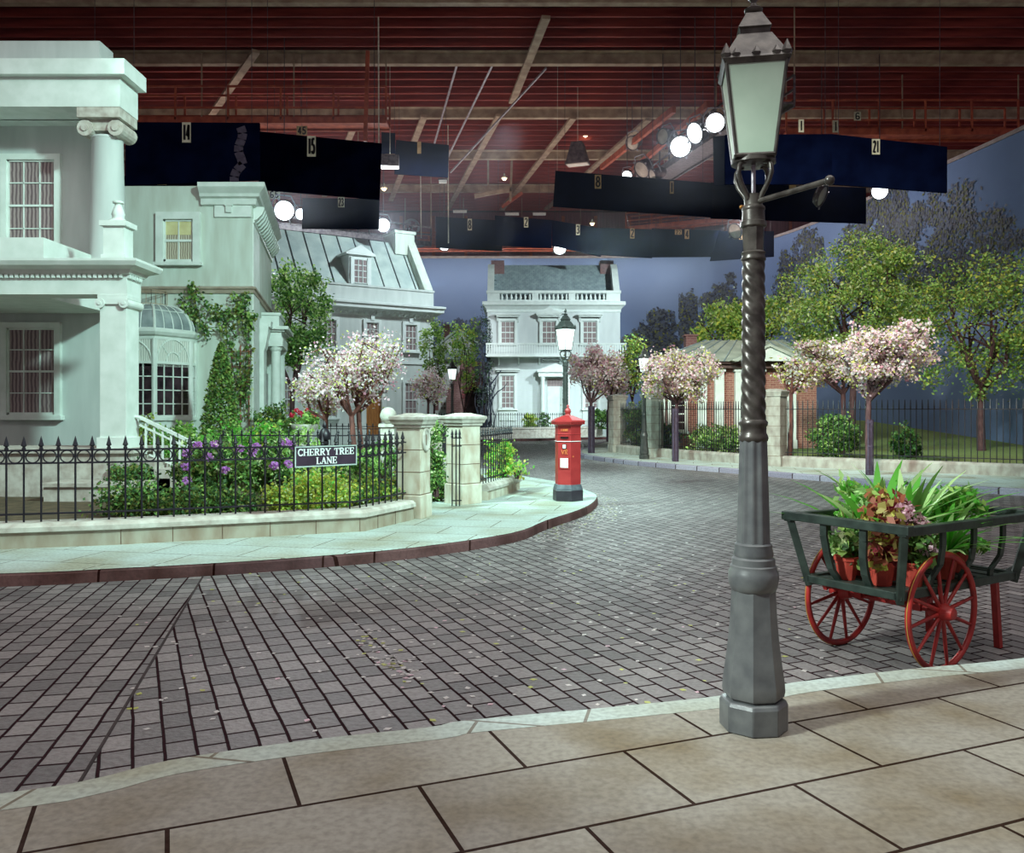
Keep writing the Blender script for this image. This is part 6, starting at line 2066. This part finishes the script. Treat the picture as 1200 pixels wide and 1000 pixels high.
# ---------------------------------------------------------------- lamps of the stage
def stage_lamp(label, px, py, Y, r, look, lit=True, watts=0, group='studio lamps', name='studio_lamp', depth=None, yoke=True):
    c = P(px, py, Y)
    t = thing(name, label, 'studio lamp', tuple(c), 0, group)
    f = Vector(look).normalized()
    q = f.to_track_quat('Z', 'Y').to_matrix().to_4x4()
    dp = depth or r * 1.5
    def put(nm, mb, m, lab=None, sm=40):
        mb.v = [tuple(q @ Vector(v)) for v in mb.v]
        return part(nm, mb, m, t, smooth=sm, label=lab)
    put('housing', MB().lathe([(r * .5, -dp), (r * .85, -dp * .8), (r * .98, -dp * .4), (r * 1.0, -.04), (r * 1.08, -.03), (r * 1.08, .05), (r * .96, .05), (r * .94, -.02)], 20), M['fixture'])
    put('lens', MB().lathe([(r * .95, 0.0), (r * .8, .03), (r * .4, .07), (.01, .085)], 20), M['lens'] if lit else M['dish'], 'glaring white lens' if lit else 'pale unlit reflector')
    if yoke:
        m_ = MB(); m_.tube([(-r * 1.15, 0, -dp * .4), (-r * 1.15, r * .7, -dp * .4), (-r * .7, r * 1.5, -dp * .4), (r * .7, r * 1.5, -dp * .4), (r * 1.15, r * .7, -dp * .4), (r * 1.15, 0, -dp * .4)], r * .07, 6)
        put('yoke', m_, M['pipe'])
        for k in range(4):
            a = k * PI / 2 + .5
            m_ = MB(); m_.bar((math.cos(a) * r * 1.06, math.sin(a) * r * 1.06, .02), (math.cos(a) * r * 1.32, math.sin(a) * r * 1.32, .04), r * .18, r * .1)
            put('barn_clip', m_, M['pipe'])
        m_ = MB(); m_.tube([(0, 0, r * 1.4), (0, 0.02, ROOF + .36 - c.z)], .02, 5); part('hanger_rod', m_, M['fixture'], t)
    if watts:
        l = bpy.data.lights.new('lamp_beam', 'SPOT')
        l.energy = watts; l.spot_size = R(95); l.spot_blend = .7; l.shadow_soft_size = r * .6; l.color = (.88, .95, 1)
        o = bpy.data.objects.new('lamp_beam', l); COL.objects.link(o); o.parent = t
        o.location = f * .3
        o.rotation_euler = f.to_track_quat('-Z', 'Y').to_euler()
    return t

stage_lamp('large glaring studio lamp at the right end of the villa cornice', 333, 247, 37, .43, (.45, -1, -.25), watts=2500)
stage_lamp('glaring studio lamp half hidden by the panel numbered 23', 352.5, 251, 41.5, .27, (.5, -1, -.3))
stage_lamp('glaring studio lamp at the right edge of the panel numbered 23', 449, 264, 45, .36, (.35, -1, -.3), watts=2500)
stage_lamp('biggest glaring studio lamp on the gantry, nearest the lantern\'s left', 797.5, 172, 35.5, .43, (-.2, -1, -.35), watts=1800)
stage_lamp('tilted studio lamp on the gantry, above and right of the biggest one', 814.5, 156, 34.5, .42, (-.95, -.6, -.45))
stage_lamp('glaring studio lamp partly behind the lantern glass', 838, 144, 33, .37, (-.1, -1, -.3))
stage_lamp('glaring studio lamp under the white 21 card at right', 1031, 224, 38, .36, (-.2, -1, -.35))
stage_lamp('lit scoop lamp peeking under the first far panel', 520.5, 289, 57, .32, (0, -.8, -.7))
stage_lamp('lit scoop lamp peeking under the slanting far panel', 656, 292, 57, .42, (0, -.8, -.7))
stage_lamp('pale unlit dish lamp just left of the lamp post neck', 861.5, 271, 52, .48, (-.85, -.6, -.5), lit=False, depth=.3)
stage_lamp('pale unlit dish lamp under the tip of the ladder bar', 963, 230, 39, .48, (.85, -.6, -.5), lit=False, depth=.3)
stage_lamp('cluster lamp with open reflector left of the biggest glaring lamp', 752, 199, 41, .42, (-.7, -.5, -.6), lit=False)
stage_lamp('boxy unlit lamp on the gantry with white frame, left of the tilted one', 777, 160, 38, .34, (-.8, -.6, -.2), lit=False, depth=.8)
stage_lamp('unlit lamp hanging behind the gantry clutter under the braces', 741, 168, 44, .36, (-.6, -.7, -.5), lit=False, depth=.7)
stage_lamp('unlit drum lamp low on the gantry just over the long black panel', 765, 206, 40, .3, (-.9, -.3, -.4), lit=False, depth=.7)
stage_lamp('small lit lamp peeping over the long black panel', 735, 206, 41, .25, (-.4, -.8, -.5), lit=True)

def bulb(label, px, py, Y):
    c = P(px, py, Y)
    t = thing('work_bulb', label, 'light bulb', tuple(c), 0, 'hanging work bulbs')
    part('shade', MB().lathe([(.05, .30), (.06, .16), (.19, .05), (.2, 0.0)], 14, cap=False), M['tag'], t, smooth=50)
    m_ = MB(); m_.sphere((0, 0, -.02), .13, 12, 8); part('bulb', m_, M['bulb'], t, smooth=60)
    m_ = MB(); m_.tube([(0, 0, .28), (0, 0, ROOF + .36 - c.z)], .012, 4); part('cord', m_, M['fixture'], t)
bulb('lit work bulb in a white shade hanging above the trough lamp', 686, 158, 50)
bulb('lit work bulb hanging right of the panel numbered 15', 450, 221, 50)
bulb('lit work bulb above the slanting far panel', 694, 262, 60)
bulb('tiny lit work bulb above the left end of the panel numbered 15', 326, 145, 44)
bulb('tiny lit work bulb between the braces in the rafters', 554, 153, 52)
bulb('tiny lit work bulb low in the rafters right of the white poles', 591, 209, 55)

def trough(label, px, py, Y, w_, h_, tilt):
    c = P(px, py, Y)
    t = thing('trough_lamp', label, 'lamp', tuple(c), tilt, 'trough lamps')
    part('hood', MB().prism_x([(-h_ * .25, h_ * .5), (h_ * .25, h_ * .5), (h_ * .55, -h_ * .5), (-h_ * .55, -h_ * .5)], -w_ / 2, w_ / 2), M['fixture'], t)
    part('reflector', MB().bx(-w_ * .46, w_ * .46, -h_ * .5, h_ * .5, -h_ * .54, -h_ * .5), M['dish'], t)
    m_ = MB(); m_.tube([(0, 0, h_ * .5), (0, 0, ROOF + .36 - c.z)], .015, 4); part('hanger_rod', m_, M['rope'], t)
trough('grey trough lamp hanging in the open rafters left of the work bulb', 677, 180, 42, .55, 1.05, R(70))
trough('wide grey trough lamp below the short black panel', 457, 189, 40, .85, .55, R(5))

# ---------------------------------------------------------------- poles, ropes, pipes in the rafters
def pole(name, label, pts, r, m, cat, group=None):
    q = [Vector(p) for p in pts]
    mb = MB(); mb.tube([p - q[0] for p in q], r, 6)
    return single(name, mb, M[m], label, cat, tuple(q[0]), 0, group, 60)
pole('hanging_pole', 'long white pole hanging between the first far panel and the small black panel', [P(525.5, 285, 48), P(525, 140, 48)], .035, 'rope', 'pole')
pole('hanging_pole', 'thinner white pole hanging beside the exhaust fan', [P(493.5, 279, 50), P(492.5, 168, 50)], .03, 'rope', 'pole')
pole('hanging_rope', 'pale rope tied to the upper right corner of the panel numbered 15', [P(444, 169, 33), P(443.5, 20, 33)], .028, 'rope', 'rope')
pole('hanging_rope', 'faint rope beside the lodge end of the long black panel', [P(653, 200, 39), P(653.5, 60, 39)], .012, 'rope', 'rope')
for lb, a, b in (('slanting steel pipe in the rafters, leftmost of three', (509, 169), (540, 60)), ('slanting steel pipe in the rafters, middle of three', (525, 184), (585, 60)), ('long slanting steel pipe in the rafters, rightmost of three', (528, 202), (640, 80))):
    pole('rafter_pipe', lb, [P(*a, 47), P(*b, 38)], .055, 'pipe', 'pipe')
def beam(label, a, b, Ya, Yb, w_, h_, m):
    p_, q_ = P(*a, Ya), P(*b, Yb)
    single('timber_beam', MB().bar((0, 0, 0), q_ - p_, w_, h_), M[m], label, 'beam', tuple(p_), 0, None)
beam('diagonal rust beam rising toward the gantry from the long black panel', (705, 196), (790, 128), 50, 38, .18, .3, 'steel_rust')
beam('second diagonal rust beam close under the first', (735, 205), (830, 122), 48, 37, .16, .28, 'steel_rust')
beam('short yellow timber post above the panel numbered 15', (428, 166), (431, 60), 37, 37, .16, .16, 'steel_rust')
beam('hanging timber frame piece in the middle of the rafters', (556, 230), (600, 222), 54, 54, .14, .25, 'steel_cream')
beam('upright of the timber frame in the middle of the rafters', (572, 226), (572, 150), 54, 54, .12, .12, 'steel_cream')
beam('right upright of the timber frame in the rafters', (598, 236), (600, 185), 54, 54, .14, .14, 'steel_cream')
beam('small rust beam over the red catwalk', (588, 243), (612, 226), 58, 58, .12, .2, 'steel_rust')
for lb, px, py, wd in (('pale tube light left of the far row panels', 539, 248, 16), ('pale tube light over the second far panel', 600, 251, 16), ('bright tube light right over the second far panel', 632, 251, 15), ('small tube light under the small black panel', 519, 213, 9), ('white batten light above the panel numbered 15', 383, 152, 18)):
    Y = 60 if py > 240 else 46
    c = P(px, py, Y); w_ = wd * Y / FOC
    t = thing('batten_light', lb, 'lamp', tuple(c), 0, 'batten lights')
    m_ = MB(); m_.tube([(0, 0, .1), (0, 0, ROOF + .36 - c.z)], .015, 4); part('hanger_rod', m_, M['fixture'], t)
    part('tube', MB().bx(-w_ / 2, w_ / 2, -.08, .08, -.08, .08), M['paper'], t)
    part('backing', MB().bx(-w_ / 2 - .05, w_ / 2 + .05, -.1, .1, .08, .16), M['fixture'], t)
def card(label, x0, y0, x1, y1, Y, txt, old):
    a, b = P(x0, y1, Y), P(x1, y0, Y)
    t = thing('number_card', label, 'number card', tuple(a), 0, 'loose number cards')
    w_, h_ = b.x - a.x, b.z - a.z
    m_ = MB(); m_.tube([(w_ / 2, .015, h_), (w_ / 2, .015, ROOF + .36 - a.z)], .012, 4); part('wire', m_, M['fixture'], t)
    part('card', MB().bx(0, w_, 0, .03, 0, h_), M['tag_o'] if old else M['tag'], t)
    for ci, ch in enumerate(txt):
        m_ = MB(); write(m_, ch, w_ * (.08 + .84 * (ci + .5) / len(txt)), h_ * .1, h_ * .78, w_ * .66 / len(txt), -.0, .012, heavy=.16); part('digit', m_, M['ink'], t)
card('faded number card 45 behind the top of the panel numbered 15', 347.5, 147.5, 360, 158.5, 38, '45', 1)
card('number card 65 beside the large lamp at the villa cornice', 315, 223, 328, 233, 39.0, '65', 0)
card('white number card 1 above the panel right of the lantern', 976, 141, 983, 155, 39.5, '1', 0)
card('white number card 6 above the right catwalk rail', 1001, 131, 1009, 141, 39.5, '6', 0)
